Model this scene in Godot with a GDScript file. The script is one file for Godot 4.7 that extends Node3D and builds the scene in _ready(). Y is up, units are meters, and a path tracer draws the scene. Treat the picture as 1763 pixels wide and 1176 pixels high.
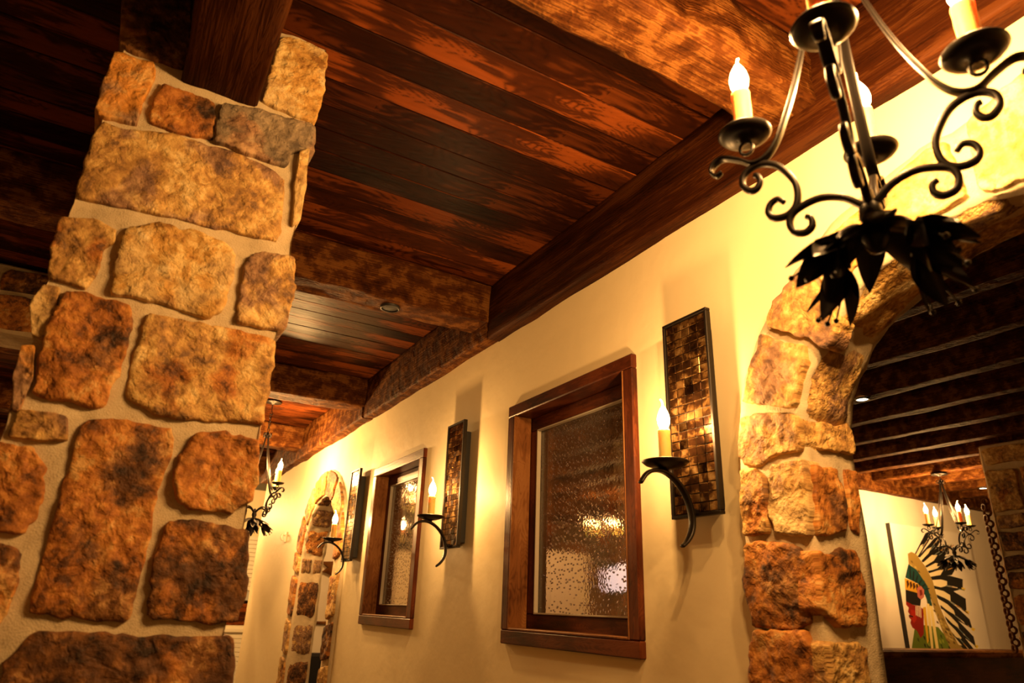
extends Node3D
# A tavern passage: stone pier, plank ceiling on beams, cream wall with candle sconces, two windows and two stone arches.

const EYE := 1.6            # camera height; heights taken from the photograph are given relative to it
const FPX := 1175.0         # focal length in pixels of the 1763 x 1176 frame
var cam_r: Vector3
var cam_u: Vector3
var cam_f: Vector3
var M := {}                 # materials
var rng := RandomNumberGenerator.new()
var taken := {}
var lamp_color := Color(1.0, 0.53, 0.17).linear_to_srgb()

# ---------------------------------------------------------------- photo pixel -> point on a known plane
func ray(px: float, py: float) -> Vector3:
	return cam_f + cam_r * ((px - 881.5) / FPX) - cam_u * ((py - 588.0) / FPX)
func on_x(px: float, py: float, x: float) -> Vector3:
	var d := ray(px, py)
	return d * (x / d.x) + Vector3(0, EYE, 0)
func on_z(px: float, py: float, z: float) -> Vector3:
	var d := ray(px, py)
	return d * (z / d.z) + Vector3(0, EYE, 0)

# ---------------------------------------------------------------- tree helpers
func numbered(called: String) -> String:
	if not taken.has(called):
		taken[called] = 0
		return called
	taken[called] += 1
	return "%s_%03d" % [called, taken[called]]
func thing(called: String, label: String, category: String, at := Vector3.ZERO, group := "") -> Node3D:
	var o := Node3D.new()
	o.name = numbered(called)
	add_child(o)
	o.position = at
	o.set_meta("label", label)
	o.set_meta("category", category)
	if group: o.set_meta("group", group)
	return o
func struct(called: String, at := Vector3.ZERO, label := "") -> Node3D:
	var o := Node3D.new()
	o.name = numbered(called)
	add_child(o)
	o.position = at
	o.set_meta("kind", "structure")
	if label: o.set_meta("label", label)
	return o
func part(called: String, mesh: Mesh, mat: Material, parent: Node3D, at := Vector3.ZERO, label := "") -> MeshInstance3D:
	var o := MeshInstance3D.new()
	o.name = called
	o.mesh = mesh
	o.material_override = mat
	o.position = at
	parent.add_child(o, true)
	if label: o.set_meta("label", label)
	return o

# ---------------------------------------------------------------- mesh helpers
func begin() -> SurfaceTool:
	var st := SurfaceTool.new()
	st.begin(Mesh.PRIMITIVE_TRIANGLES)
	return st
func done(st: SurfaceTool, smooth := true) -> ArrayMesh:
	st.index()
	st.generate_normals()
	return st.commit()
func tri(st: SurfaceTool, a: Vector3, b: Vector3, c: Vector3, ua := Vector2.ZERO, ub := Vector2.ZERO, uc := Vector2.ZERO) -> void:
	st.set_uv(ua); st.add_vertex(a)
	st.set_uv(ub); st.add_vertex(b)
	st.set_uv(uc); st.add_vertex(c)

# box with chamfered edges; the texture runs along the longest side. c = centre, s = size
func add_box(st: SurfaceTool, c: Vector3, s: Vector3, bevel := 0.003, uvo := Vector2.ZERO, uvs := 1.0) -> void:
	var h := s * 0.5
	bevel = minf(bevel, minf(h.x, minf(h.y, h.z)) * 0.8)
	var long := 0
	if s.y > s.x and s.y >= s.z: long = 1
	elif s.z > s.x and s.z > s.y: long = 2
	var uvf := func(p: Vector3, n: Vector3) -> Vector2:
		var q := p - c
		var others := [[q.y, q.z, n.y, n.z], [q.x, q.z, n.x, n.z], [q.x, q.y, n.x, n.y]][long] as Array
		var v: float = others[0] + others[1]
		if absf(others[2]) > absf(others[3]): v = others[1]
		else: v = others[0] + 0.37
		return Vector2(q[long], v) * uvs + uvo
	# faces
	var face := func(pts: Array, n: Vector3) -> void:
		var nn := (pts[1] - pts[0]).cross(pts[2] - pts[0]) as Vector3
		if nn.dot(n) > 0: pts.reverse()
		st.set_smooth_group(-1)
		for k in range(1, pts.size() - 1):
			tri(st, pts[0], pts[k], pts[k + 1], uvf.call(pts[0], n), uvf.call(pts[k], n), uvf.call(pts[k + 1], n))
	for ax in 3:
		for sg in [-1.0, 1.0]:
			var n := Vector3.ZERO
			n[ax] = sg
			var a := (ax + 1) % 3
			var b := (ax + 2) % 3
			var pts := []
			for q in [[-1, -1], [1, -1], [1, 1], [-1, 1]]:
				var p := c
				p[ax] += sg * h[ax]
				p[a] += q[0] * (h[a] - bevel)
				p[b] += q[1] * (h[b] - bevel)
				pts.append(p)
			face.call(pts, n)
	if bevel <= 0.0005: return
	for ax in 3:
		var a := (ax + 1) % 3
		var b := (ax + 2) % 3
		for sa in [-1.0, 1.0]:
			for sb in [-1.0, 1.0]:
				var n := Vector3.ZERO
				n[a] = sa; n[b] = sb
				var pts := []
				for e in [[-1.0, 0], [1.0, 0], [1.0, 1], [-1.0, 1]]:
					var p := c
					p[ax] += e[0] * (h[ax] - bevel)
					p[a] += sa * (h[a] - (bevel if e[1] else 0.0))
					p[b] += sb * (h[b] - (0.0 if e[1] else bevel))
					pts.append(p)
				face.call(pts, n)
	for sx in [-1.0, 1.0]:
		for sy in [-1.0, 1.0]:
			for sz in [-1.0, 1.0]:
				var k := Vector3(sx, sy, sz)
				face.call([c + k * (h - Vector3(0, bevel, bevel)), c + k * (h - Vector3(bevel, 0, bevel)), c + k * (h - Vector3(bevel, bevel, 0))], k)
func box(c: Vector3, s: Vector3, bevel := 0.003, uvo := Vector2.ZERO, uvs := 1.0) -> ArrayMesh:
	var st := begin()
	add_box(st, c, s, bevel, uvo, uvs)
	return done(st)

# lathe about the y axis; profile = [r, y, r, y ...] from the top of the axis outward and down
func add_lathe(st: SurfaceTool, prof: Array, at := Vector3.ZERO, n := 20, smooth := 1) -> void:
	st.set_smooth_group(smooth)
	var m := prof.size() / 2
	for k in m - 1:
		for i in n:
			var a0 := TAU * i / n
			var a1 := TAU * (i + 1) / n
			var p00 := at + Vector3(prof[2 * k] * cos(a0), prof[2 * k + 1], prof[2 * k] * sin(a0))
			var p01 := at + Vector3(prof[2 * k] * cos(a1), prof[2 * k + 1], prof[2 * k] * sin(a1))
			var p10 := at + Vector3(prof[2 * k + 2] * cos(a0), prof[2 * k + 3], prof[2 * k + 2] * sin(a0))
			var p11 := at + Vector3(prof[2 * k + 2] * cos(a1), prof[2 * k + 3], prof[2 * k + 2] * sin(a1))
			var u0 := Vector2(float(i) / n, prof[2 * k + 1] * 8.0)
			var u1 := Vector2(float(i) / n, prof[2 * k + 3] * 8.0)
			if prof[2 * k] > 1e-5: tri(st, p00, p01, p11, u0, u0, u1)
			if prof[2 * k + 2] > 1e-5: tri(st, p00, p11, p10, u0, u1, u1)
func lathe(prof: Array, n := 20) -> ArrayMesh:
	var st := begin()
	add_lathe(st, prof, Vector3.ZERO, n)
	return done(st)

func smooth_path(pts: Array, sub := 5) -> PackedVector3Array:
	var out := PackedVector3Array()
	for i in pts.size() - 1:
		var p0: Vector3 = pts[maxi(i - 1, 0)]
		var p1: Vector3 = pts[i]
		var p2: Vector3 = pts[i + 1]
		var p3: Vector3 = pts[mini(i + 2, pts.size() - 1)]
		for k in sub:
			out.append(p1.cubic_interpolate(p2, p0, p3, float(k) / sub))
	out.append(pts[-1])
	return out
# sweep a rounded bar along a path that lies in a plane with normal side; w across the plane, t in it
func add_bar(st: SurfaceTool, path: PackedVector3Array, side: Vector3, w: float, t: float, taper0 := 1.0, taper1 := 1.0, closed := false, n := 8) -> void:
	st.set_smooth_group(1)
	var rings := []
	var cnt := path.size()
	for i in cnt:
		var a := path[(i - 1 + cnt) % cnt] if closed else path[maxi(i - 1, 0)]
		var b := path[(i + 1) % cnt] if closed else path[mini(i + 1, cnt - 1)]
		var tan := (b - a).normalized()
		var sd := (side - tan * side.dot(tan)).normalized()
		var nr := tan.cross(sd).normalized()
		var f := float(i) / maxi(cnt - 1, 1)
		var tp := lerpf(taper0, 1.0, clampf(f * 5.0, 0, 1)) * lerpf(taper1, 1.0, clampf((1.0 - f) * 5.0, 0, 1))
		var ring := []
		for k in n:
			var an := TAU * (k + 0.5) / n
			var ca := cos(an)
			var sa := sin(an)
			var pw := 0.6
			ring.append(path[i] + sd * (w * 0.5 * tp * signf(ca) * pow(absf(ca), pw)) + nr * (t * 0.5 * tp * signf(sa) * pow(absf(sa), pw)))
		rings.append(ring)
	var segs := cnt if closed else cnt - 1
	for i in segs:
		var r0: Array = rings[i]
		var r1: Array = rings[(i + 1) % cnt]
		for k in n:
			var k2 := (k + 1) % n
			tri(st, r0[k], r1[k], r1[k2])
			tri(st, r0[k], r1[k2], r0[k2])
	if not closed:
		for k in range(1, n - 1):
			tri(st, rings[0][0], rings[0][k], rings[0][k + 1])
			tri(st, rings[-1][0], rings[-1][k + 1], rings[-1][k])
func bar(pts: Array, side: Vector3, w: float, t: float, taper0 := 1.0, taper1 := 1.0, sub := 5) -> ArrayMesh:
	var st := begin()
	add_bar(st, smooth_path(pts, sub), side, w, t, taper0, taper1)
	return done(st)
func ring_path(c: Vector3, u: Vector3, v: Vector3, ru: float, rv: float, n := 16) -> PackedVector3Array:
	var out := PackedVector3Array()
	for i in n: out.append(c + u * (ru * cos(TAU * i / n)) + v * (rv * sin(TAU * i / n)))
	return out

# hand-hewn beam: centre line a -> b (along x or z), width w, height h, centre height given by the points
func beam_mesh(length: float, w: float, h: float, sd: int, rough := 0.006) -> ArrayMesh:
	var ns := FastNoiseLite.new()
	ns.seed = sd; ns.frequency = 2.2; ns.fractal_octaves = 2
	var ns2 := FastNoiseLite.new()
	ns2.seed = sd + 5; ns2.frequency = 7.0; ns2.fractal_octaves = 4; ns2.fractal_type = FastNoiseLite.FRACTAL_RIDGED
	var st := begin()
	st.set_smooth_group(1)
	var prof := []   # (y, z, v) round the section
	var c := 0.007
	var e := 0.022
	var hw := w / 2
	var hh := h / 2
	var raw := [[-hh, -hw + c], [-hh, -hw + e], [-hh, -hw * 0.4], [-hh, hw * 0.4], [-hh, hw - e], [-hh, hw - c], [-hh + c, hw], [-hh + e, hw], [-hh * 0.4, hw], [hh * 0.4, hw], [hh - e, hw], [hh - c, hw], [hh, hw - c], [hh, -hw + c], [hh - c, -hw], [hh - e, -hw], [hh * 0.4, -hw], [-hh * 0.4, -hw], [-hh + e, -hw], [-hh + c, -hw]]
	var run := 0.0
	for i in raw.size():
		prof.append([raw[i][0], raw[i][1], run])
		var nx: Array = raw[(i + 1) % raw.size()]
		run += Vector2(nx[0] - raw[i][0], nx[1] - raw[i][1]).length()
	prof.append([raw[0][0], raw[0][1], run])
	var n := maxi(6, int(length / (0.022 if rough > 0.0075 else 0.05)))
	var off := rng.randf() * 3.0
	var rows := []
	for i in n + 1:
		var x := -length / 2 + length * i / n
		var row := []
		for p in prof:
			var base := Vector3(x, p[0], p[1])
			var out := Vector3(0, signf(p[0]) if absf(p[0]) > hh - 0.001 else 0.0, signf(p[1]) if absf(p[1]) > hw - 0.001 else 0.0)
			if absf(p[0]) > hh - 0.009 and absf(p[1]) > hw - 0.009: out = Vector3(0, signf(p[0]), signf(p[1])) * 0.7
			var d := ns.get_noise_3d(x * 1.0, p[0] * 3 + 7, p[1] * 3) * minf(rough * 2.0, 0.018) + minf(0.0, ns2.get_noise_3d(x, p[0] * 2 + 3, p[1] * 2)) * rough * 1.2
			row.append([base + out * d, Vector2(x * 0.45 + off, p[2] * 1.6 + off * 0.7)])
		rows.append(row)
	for i in n:
		for k in prof.size() - 1:
			var a: Array = rows[i][k]
			var b: Array = rows[i + 1][k]
			var cc: Array = rows[i + 1][k + 1]
			var d: Array = rows[i][k + 1]
			tri(st, a[0], cc[0], b[0], a[1], cc[1], b[1])
			tri(st, a[0], d[0], cc[0], a[1], d[1], cc[1])
	st.set_smooth_group(-1)
	for en in [0, n]:
		var ctr := Vector3(rows[en][0][0].x, 0, 0)
		for k in prof.size() - 1:
			var p: Vector3 = rows[en][k][0]
			var q: Vector3 = rows[en][k + 1][0]
			var up := Vector2(p.y, p.z) * 1.6
			var uq := Vector2(q.y, q.z) * 1.6
			if en == 0: tri(st, ctr, q, p, Vector2.ZERO, uq, up)
			else: tri(st, ctr, p, q, Vector2.ZERO, up, uq)
	return done(st)

# rough-faced stone: outline in plane coordinates, plane through org with axes u, v; n points out of the wall
func rock_mesh(outline: PackedVector2Array, org: Vector3, u: Vector3, v: Vector3, n: Vector3, proud: float, back: float, sd: int, pts := 36, rings := 8, rough := 0.007, grow := 0.0) -> ArrayMesh:
	var r := RandomNumberGenerator.new()
	r.seed = sd
	var ns := FastNoiseLite.new()
	ns.seed = sd; ns.frequency = 7.0; ns.fractal_octaves = 4; ns.fractal_gain = 0.55
	ns.domain_warp_enabled = true; ns.domain_warp_amplitude = 0.05; ns.domain_warp_frequency = 8.0
	# round the corners once, then even spacing
	var ch := PackedVector2Array()
	for i in outline.size():
		var a := outline[i]
		var b := outline[(i + 1) % outline.size()]
		ch.append(a.lerp(b, 0.06)); ch.append(a.lerp(b, 0.94))
	var per := 0.0
	for i in ch.size(): per += ch[i].distance_to(ch[(i + 1) % ch.size()])
	var ol := PackedVector2Array()
	var seg := 0
	var acc := 0.0
	for k in pts:
		var want := per * k / pts
		while acc + ch[seg].distance_to(ch[(seg + 1) % ch.size()]) < want and seg < ch.size() - 1:
			acc += ch[seg].distance_to(ch[(seg + 1) % ch.size()])
			seg += 1
		var l := maxf(1e-6, ch[seg].distance_to(ch[(seg + 1) % ch.size()]))
		ol.append(ch[seg].lerp(ch[(seg + 1) % ch.size()], (want - acc) / l))
	var ctr := Vector2.ZERO
	for p in ol: ctr += p
	ctr /= pts
	var area := 0.0
	for i in pts: area += ol[i].cross(ol[(i + 1) % pts])
	var mn := ol[0]
	var mx := ol[0]
	for p in ol:
		mn = mn.min(p); mx = mx.max(p)
	var small := minf(mx.x - mn.x, mx.y - mn.y)
	for i in pts:
		ol[i] += (ol[i] - ctr).normalized() * (grow + ns.get_noise_2d(ol[i].x * 3.0 + 40, ol[i].y * 3.0) * minf(0.009, small * 0.07))
	var uvo := Vector2(r.randf(), r.randf())
	var turn := r.randf() * TAU
	# s: share of the way from centre, f: share of proudness
	var prof := [[1.0, -1.0], [1.0, 0.0], [0.994, 0.6], [0.978, 0.92], [0.92, 1.0]]
	for k in rings:
		prof.append([0.92 * (1.0 - float(k + 1) / (rings + 1)), 1.0])
	var st := begin()
	st.set_smooth_group(1)
	var grid := []
	for e in prof.size():
		var row := []
		for i in pts:
			var p := ctr + (ol[i] - ctr) * (prof[e][0] as float)
			var f: float = prof[e][1]
			var hgt := -back if f < 0 else proud * f
			if f > 0.3:
				var k: float = ns.get_noise_2d(p.x, p.y)
				var k2: float = absf(ns.get_noise_2d(p.x * 2.3 + 20, p.y * 2.3))
				hgt += f * rough * (k * 1.6 - k2 * 1.1 + 0.2)
			var uv := p.rotated(turn) * 1.7 + uvo
			if f < 0: uv += (ol[i] - ctr).normalized().rotated(turn) * back * 1.7
			row.append([org + u * p.x + v * p.y + n * hgt, uv])
		grid.append(row)
	var flip := (u.cross(v).dot(n) > 0) != (area > 0)
	for e in prof.size() - 1:
		for i in pts:
			var j := (i + 1) % pts
			var a: Array = grid[e][i]
			var b: Array = grid[e][j]
			var c: Array = grid[e + 1][j]
			var d: Array = grid[e + 1][i]
			if flip:
				tri(st, a[0], b[0], c[0], a[1], b[1], c[1]); tri(st, a[0], c[0], d[0], a[1], c[1], d[1])
			else:
				tri(st, a[0], c[0], b[0], a[1], c[1], b[1]); tri(st, a[0], d[0], c[0], a[1], d[1], c[1])
	var last: Array = grid[-1]
	var mid := Vector3.ZERO
	for i in pts: mid += last[i][0]
	mid /= pts
	for i in pts:
		var j := (i + 1) % pts
		var um := ctr.rotated(turn) * 1.7 + uvo
		if flip: tri(st, last[i][0], last[j][0], mid, last[i][1], last[j][1], um)
		else: tri(st, last[i][0], mid, last[j][0], last[i][1], um, last[j][1])
	return done(st)

# a lumpy mortar sheet: function of (i, j) grid -> point
func sheet(st: SurfaceTool, ni: int, nj: int, f: Callable, flip := false, uvs := 2.0) -> void:
	st.set_smooth_group(1)
	for i in ni:
		for j in nj:
			var a: Vector3 = f.call(float(i) / ni, float(j) / nj)
			var b: Vector3 = f.call(float(i + 1) / ni, float(j) / nj)
			var c: Vector3 = f.call(float(i + 1) / ni, float(j + 1) / nj)
			var d: Vector3 = f.call(float(i) / ni, float(j + 1) / nj)
			var ua := Vector2(float(i) / ni, float(j) / nj) * uvs
			var ub := Vector2(float(i + 1) / ni, float(j) / nj) * uvs
			var uc := Vector2(float(i + 1) / ni, float(j + 1) / nj) * uvs
			var ud := Vector2(float(i) / ni, float(j + 1) / nj) * uvs
			if flip:
				tri(st, a, b, c, ua, ub, uc); tri(st, a, c, d, ua, uc, ud)
			else:
				tri(st, a, c, b, ua, uc, ub); tri(st, a, d, c, ua, ud, uc)

# stones laid in courses over the rectangle lo..hi of a plane
func courses(lo: Vector2, hi: Vector2, seed_: int, hmin: float, hmax: float, wmin: float, wmax: float, gap: float) -> Array:
	var r := RandomNumberGenerator.new()
	r.seed = seed_
	var out := []
	var y := lo.y
	while y < hi.y - 0.03:
		var hh := minf(r.randf_range(hmin, hmax), hi.y - y)
		if hi.y - y - hh < hmin * 0.6: hh = hi.y - y
		var x := lo.x
		while x < hi.x - 0.02:
			var ww := minf(r.randf_range(wmin, wmax), hi.x - x)
			if hi.x - x - ww < wmin * 0.6: ww = hi.x - x
			var cells := [[y, hh]]
			if hh > hmin * 1.5 and r.randf() < 0.35:
				var k := r.randf_range(0.4, 0.6)
				cells = [[y, hh * k], [y + hh * k, hh * (1.0 - k)]]
			for cl in cells:
				var g := gap * 0.5
				var j := func(): return r.randf_range(-0.35, 0.35) * gap
				var x0 := x + g
				var x1 := x + ww - g
				var y0: float = cl[0] + g
				var y1: float = cl[0] + cl[1] - g
				out.append(PackedVector2Array([Vector2(x0 + j.call(), y0 + j.call()), Vector2((x0 + x1) / 2, y0 + j.call()), Vector2(x1 + j.call(), y0 + j.call()), Vector2(x1 + j.call(), (y0 + y1) / 2), Vector2(x1 + j.call(), y1 + j.call()), Vector2((x0 + x1) / 2, y1 + j.call()), Vector2(x0 + j.call(), y1 + j.call()), Vector2(x0 + j.call(), (y0 + y1) / 2)]))
			x += ww
		y += hh
	return out

# ---------------------------------------------------------------- textures
func noise_bytes(w: int, h: int, freq: float, sd: int, oct := 4, kind := FastNoiseLite.TYPE_SIMPLEX_SMOOTH, warp := 0.0, fractal := FastNoiseLite.FRACTAL_FBM, to_w := 0, to_h := 0) -> PackedByteArray:
	var n := FastNoiseLite.new()
	n.noise_type = kind
	n.seed = sd; n.frequency = freq; n.fractal_octaves = oct; n.fractal_type = fractal; n.fractal_gain = 0.58
	if warp > 0:
		n.domain_warp_enabled = true; n.domain_warp_amplitude = warp; n.domain_warp_frequency = freq * 0.8
	var im := n.get_seamless_image(w, h, false, false, 0.2, true)
	if to_w: im.resize(to_w, to_h, Image.INTERPOLATE_CUBIC)
	im.convert(Image.FORMAT_L8)
	return im.get_data()
func srgb8(c: Vector3) -> Array:
	var s := Color(maxf(c.x, 0), maxf(c.y, 0), maxf(c.z, 0)).linear_to_srgb()
	return [clampi(int(s.r * 255), 0, 255), clampi(int(s.g * 255), 0, 255), clampi(int(s.b * 255), 0, 255)]
func ramp_lut(stops: Array) -> Array:   # stops: [t, Vector3 linear] -> 256 srgb triples
	var out := []
	for i in 256:
		var t := i / 255.0
		var c: Vector3 = stops[0][1]
		for k in stops.size() - 1:
			if t >= stops[k][0]:
				c = (stops[k][1] as Vector3).lerp(stops[k + 1][1], smoothstep(0, 1, clampf((t - stops[k][0]) / (stops[k + 1][0] - stops[k][0]), 0, 1)))
		out.append(srgb8(c))
	return out
func tex_of(data: PackedByteArray, w: int, h: int, fmt := Image.FORMAT_RGB8) -> ImageTexture:
	var im := Image.create_from_data(w, h, false, fmt, data)
	return ImageTexture.create_from_image(im)

var stone_height: ImageTexture
func make_stone(stops: Array, other: Array, sd: int, vein: Vector3, amount: float) -> StandardMaterial3D:
	# two minerals in broad patches, each with its own run of tones, crossed by thin veins
	var w := 512
	var a := noise_bytes(w, w, 0.007, sd, 6, FastNoiseLite.TYPE_SIMPLEX_SMOOTH, 55.0)
	var b := noise_bytes(w, w, 0.03, sd + 11, 6, FastNoiseLite.TYPE_SIMPLEX, 22.0)
	var c := noise_bytes(w, w, 0.010, sd + 23, 5, FastNoiseLite.TYPE_SIMPLEX, 70.0, FastNoiseLite.FRACTAL_RIDGED)
	var p := noise_bytes(w, w, 0.005, sd + 37, 5, FastNoiseLite.TYPE_SIMPLEX_SMOOTH, 60.0)
	var lut := ramp_lut(stops)
	var lut2 := ramp_lut(other)
	var fl := srgb8(vein)
	var d := PackedByteArray()
	d.resize(w * w * 3)
	for i in w * w:
		var t := clampi((a[i] * 64 + b[i] * 52) * 17 / 1000 - 124, 0, 255)
		var col: Array = lut[t]
		var col2: Array = lut2[t]
		var q := clampi((p[i] - 138) * 5, 0, 255) / 255.0
		var k := clampi((c[i] - 190) * 5, 0, 255) * amount / 255.0
		for ch in 3:
			d[i * 3 + ch] = int(lerpf(lerpf(col[ch], col2[ch], q), fl[ch], k))
	var m := StandardMaterial3D.new()
	m.albedo_texture = tex_of(d, w, w)
	m.roughness = 0.68
	m.metallic_specular = 0.35
	m.heightmap_enabled = true
	m.heightmap_texture = stone_height
	m.heightmap_scale = 0.85
	return m

func make_wood(name_: String, dark: Vector3, mid: Vector3, light: Vector3, patch_at: float, sd: int, rough: float, bump: float, chop := 0) -> StandardMaterial3D:
	# u along the board, eight board-wide bands one above the other
	var w := 1024
	var h := 512
	var fine := noise_bytes(48, 512, 0.12, sd, 3, FastNoiseLite.TYPE_SIMPLEX, 0.0, FastNoiseLite.FRACTAL_FBM, w, h)
	var grain := noise_bytes(48, 192, 0.035, sd + 1, 3, FastNoiseLite.TYPE_SIMPLEX_SMOOTH, 6.0, FastNoiseLite.FRACTAL_FBM, w, h)
	var pat := noise_bytes(chop if chop else 100, 256, 0.022, sd + 2, 5 if chop else 4, FastNoiseLite.TYPE_SIMPLEX, 25.0 if chop else 12.0, FastNoiseLite.FRACTAL_FBM, w, h)
	var band := noise_bytes(64, 64, 0.08, sd + 3, 2, FastNoiseLite.TYPE_SIMPLEX, 0.0, FastNoiseLite.FRACTAL_FBM, w, h)
	var lut := ramp_lut([[0.0, dark], [patch_at, mid], [minf(1.0, patch_at + 0.22), mid.lerp(light, 0.75)], [1.0, light]])
	var d := PackedByteArray()
	d.resize(w * h * 3)
	var hd := PackedByteArray()
	hd.resize(w * h)
	for i in w * h:
		var ring := absf(fposmod(grain[i] * 0.075, 1.0) - 0.5) * 2.0     # contour lines of a stretched field: cathedral grain
		ring = ring * ring
		var t := pat[i] * 0.75 + band[i] * 0.25 + (fine[i] - 128) * 0.32 - ring * 46.0 + 10.0
		var col: Array = lut[clampi(int(t), 0, 255)]
		d[i * 3] = col[0]; d[i * 3 + 1] = col[1]; d[i * 3 + 2] = col[2]
		hd[i] = clampi(int(fine[i] * 0.6 + (1.0 - ring) * 70.0 + pat[i] * 0.12), 0, 255) if chop == 0 else clampi(int(fine[i] * 0.25 + pat[i] * 0.75), 0, 255)
	var m := StandardMaterial3D.new()
	m.resource_name = name_
	m.albedo_texture = tex_of(d, w, h)
	m.roughness = rough
	m.metallic_specular = 0.45
	m.heightmap_enabled = true
	m.heightmap_texture = tex_of(hd, w, h, Image.FORMAT_L8)
	m.heightmap_scale = bump
	return m
func tinted(src: StandardMaterial3D, c: Color) -> StandardMaterial3D:
	var m := src.duplicate() as StandardMaterial3D
	m.albedo_color = c
	return m
func plain(c: Vector3, rough := 0.7, metal := 0.0) -> StandardMaterial3D:
	var m := StandardMaterial3D.new()
	m.albedo_color = Color(c.x, c.y, c.z).linear_to_srgb()
	m.roughness = rough
	m.metallic = metal
	return m
func glow(c: Vector3, e: float) -> StandardMaterial3D:
	var m := StandardMaterial3D.new()
	m.albedo_color = Color(0.9, 0.85, 0.7)
	m.emission_enabled = true
	m.emission = Color(c.x, c.y, c.z).linear_to_srgb()
	m.emission_energy_multiplier = e
	return m

func make_materials() -> void:
	# relief shared by all stones
	var hb := noise_bytes(512, 512, 0.016, 77, 6, FastNoiseLite.TYPE_SIMPLEX, 40.0)
	var hc := noise_bytes(512, 512, 0.014, 91, 4, FastNoiseLite.TYPE_SIMPLEX, 50.0, FastNoiseLite.FRACTAL_RIDGED)
	var hd := PackedByteArray()
	hd.resize(512 * 512)
	for i in 512 * 512: hd[i] = clampi(int(hb[i] * 0.75 + (255 - hc[i]) * 0.3), 0, 255)
	stone_height = tex_of(hd, 512, 512, Image.FORMAT_L8)
	var V := func(r: float, g: float, b: float) -> Vector3: return Vector3(r, g, b)
	var rust_run := [[0.0, V.call(0.10, 0.040, 0.016)], [0.4, V.call(0.34, 0.125, 0.028)], [0.7, V.call(0.50, 0.21, 0.045)], [1.0, V.call(0.58, 0.34, 0.12)]]
	var tan_run := [[0.0, V.call(0.20, 0.11, 0.05)], [0.35, V.call(0.40, 0.22, 0.07)], [0.65, V.call(0.58, 0.36, 0.12)], [1.0, V.call(0.72, 0.52, 0.23)]]
	var mauve_run := [[0.0, V.call(0.12, 0.065, 0.045)], [0.5, V.call(0.27, 0.15, 0.085)], [1.0, V.call(0.46, 0.29, 0.16)]]
	var cream_run := [[0.0, V.call(0.34, 0.21, 0.09)], [0.5, V.call(0.58, 0.40, 0.17)], [1.0, V.call(0.72, 0.56, 0.30)]]
	var dark_run := [[0.0, V.call(0.03, 0.016, 0.010)], [0.45, V.call(0.11, 0.048, 0.020)], [0.75, V.call(0.22, 0.095, 0.030)], [1.0, V.call(0.42, 0.23, 0.085)]]
	var gold_run := [[0.0, V.call(0.26, 0.12, 0.03)], [0.4, V.call(0.52, 0.29, 0.075)], [1.0, V.call(0.74, 0.53, 0.22)]]
	var grey_run := [[0.0, V.call(0.10, 0.075, 0.055)], [0.5, V.call(0.22, 0.165, 0.11)], [1.0, V.call(0.34, 0.26, 0.17)]]
	M.tan = make_stone(tan_run, mauve_run, 101, V.call(0.16, 0.07, 0.03), 0.8)
	M.gold = make_stone(gold_run, cream_run, 202, V.call(0.22, 0.095, 0.03), 0.75)
	M.rust = make_stone(rust_run, dark_run, 303, V.call(0.55, 0.33, 0.12), 0.45)
	M.brown = make_stone(dark_run, rust_run, 404, V.call(0.48, 0.27, 0.10), 0.5)
	M.orange = make_stone([[0.0, V.call(0.34, 0.14, 0.03)], [0.5, V.call(0.60, 0.26, 0.05)], [1.0, V.call(0.68, 0.40, 0.14)]], mauve_run, 505, V.call(0.25, 0.12, 0.06), 0.5)
	M.grey = make_stone(grey_run, mauve_run, 606, V.call(0.45, 0.36, 0.24), 0.4)
	M.mauve = make_stone(tan_run, rust_run, 707, V.call(0.12, 0.06, 0.035), 0.6)
	M.pale = make_stone(cream_run, tan_run, 808, V.call(0.36, 0.22, 0.10), 0.5)
	M.umber = make_stone(mauve_run, tan_run, 909, V.call(0.62, 0.46, 0.26), 0.4)
	# mortar: sand-coloured, fine grained
	var ma := noise_bytes(512, 512, 0.02, 31, 5)
	var mb := noise_bytes(512, 512, 0.25, 32, 2)
	var mlut := ramp_lut([[0.0, V.call(0.36, 0.275, 0.17)], [0.5, V.call(0.56, 0.455, 0.30)], [1.0, V.call(0.68, 0.575, 0.40)]])
	var md := PackedByteArray()
	md.resize(512 * 512 * 3)
	var mh := PackedByteArray()
	mh.resize(512 * 512)
	for i in 512 * 512:
		var col: Array = mlut[clampi(int(ma[i] * 0.65 + mb[i] * 0.35), 0, 255)]
		md[i * 3] = col[0]; md[i * 3 + 1] = col[1]; md[i * 3 + 2] = col[2]
		mh[i] = clampi(int(ma[i] * 0.55 + mb[i] * 0.45), 0, 255)
	var mm := StandardMaterial3D.new()
	mm.albedo_texture = tex_of(md, 512, 512)
	mm.roughness = 0.9
	mm.metallic_specular = 0.25
	mm.heightmap_enabled = true
	mm.heightmap_texture = tex_of(mh, 512, 512, Image.FORMAT_L8)
	mm.heightmap_scale = 0.25
	mm.uv1_triplanar = true
	mm.uv1_world_triplanar = true
	mm.uv1_scale = Vector3(1.7, 1.7, 1.7)
	M.mortar = mm
	# woods
	M.plank = make_wood("plank_wood", V.call(0.020, 0.0060, 0.0022), V.call(0.058, 0.0150, 0.0043), V.call(0.27, 0.070, 0.014), 0.45, 41, 0.40, 0.14)
	M.plank.metallic_specular = 0.14
	M.plank_light = tinted(M.plank, Color(1.0, 0.98, 0.95))
	M.plank_mid = tinted(M.plank, Color(0.82, 0.80, 0.78))
	M.plank_dark = tinted(M.plank, Color(0.64, 0.62, 0.62))
	M.beam = make_wood("beam_wood", V.call(0.040, 0.016, 0.006), V.call(0.14, 0.054, 0.016), V.call(0.33, 0.155, 0.045), 0.45, 51, 0.55, 0.2)
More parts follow.
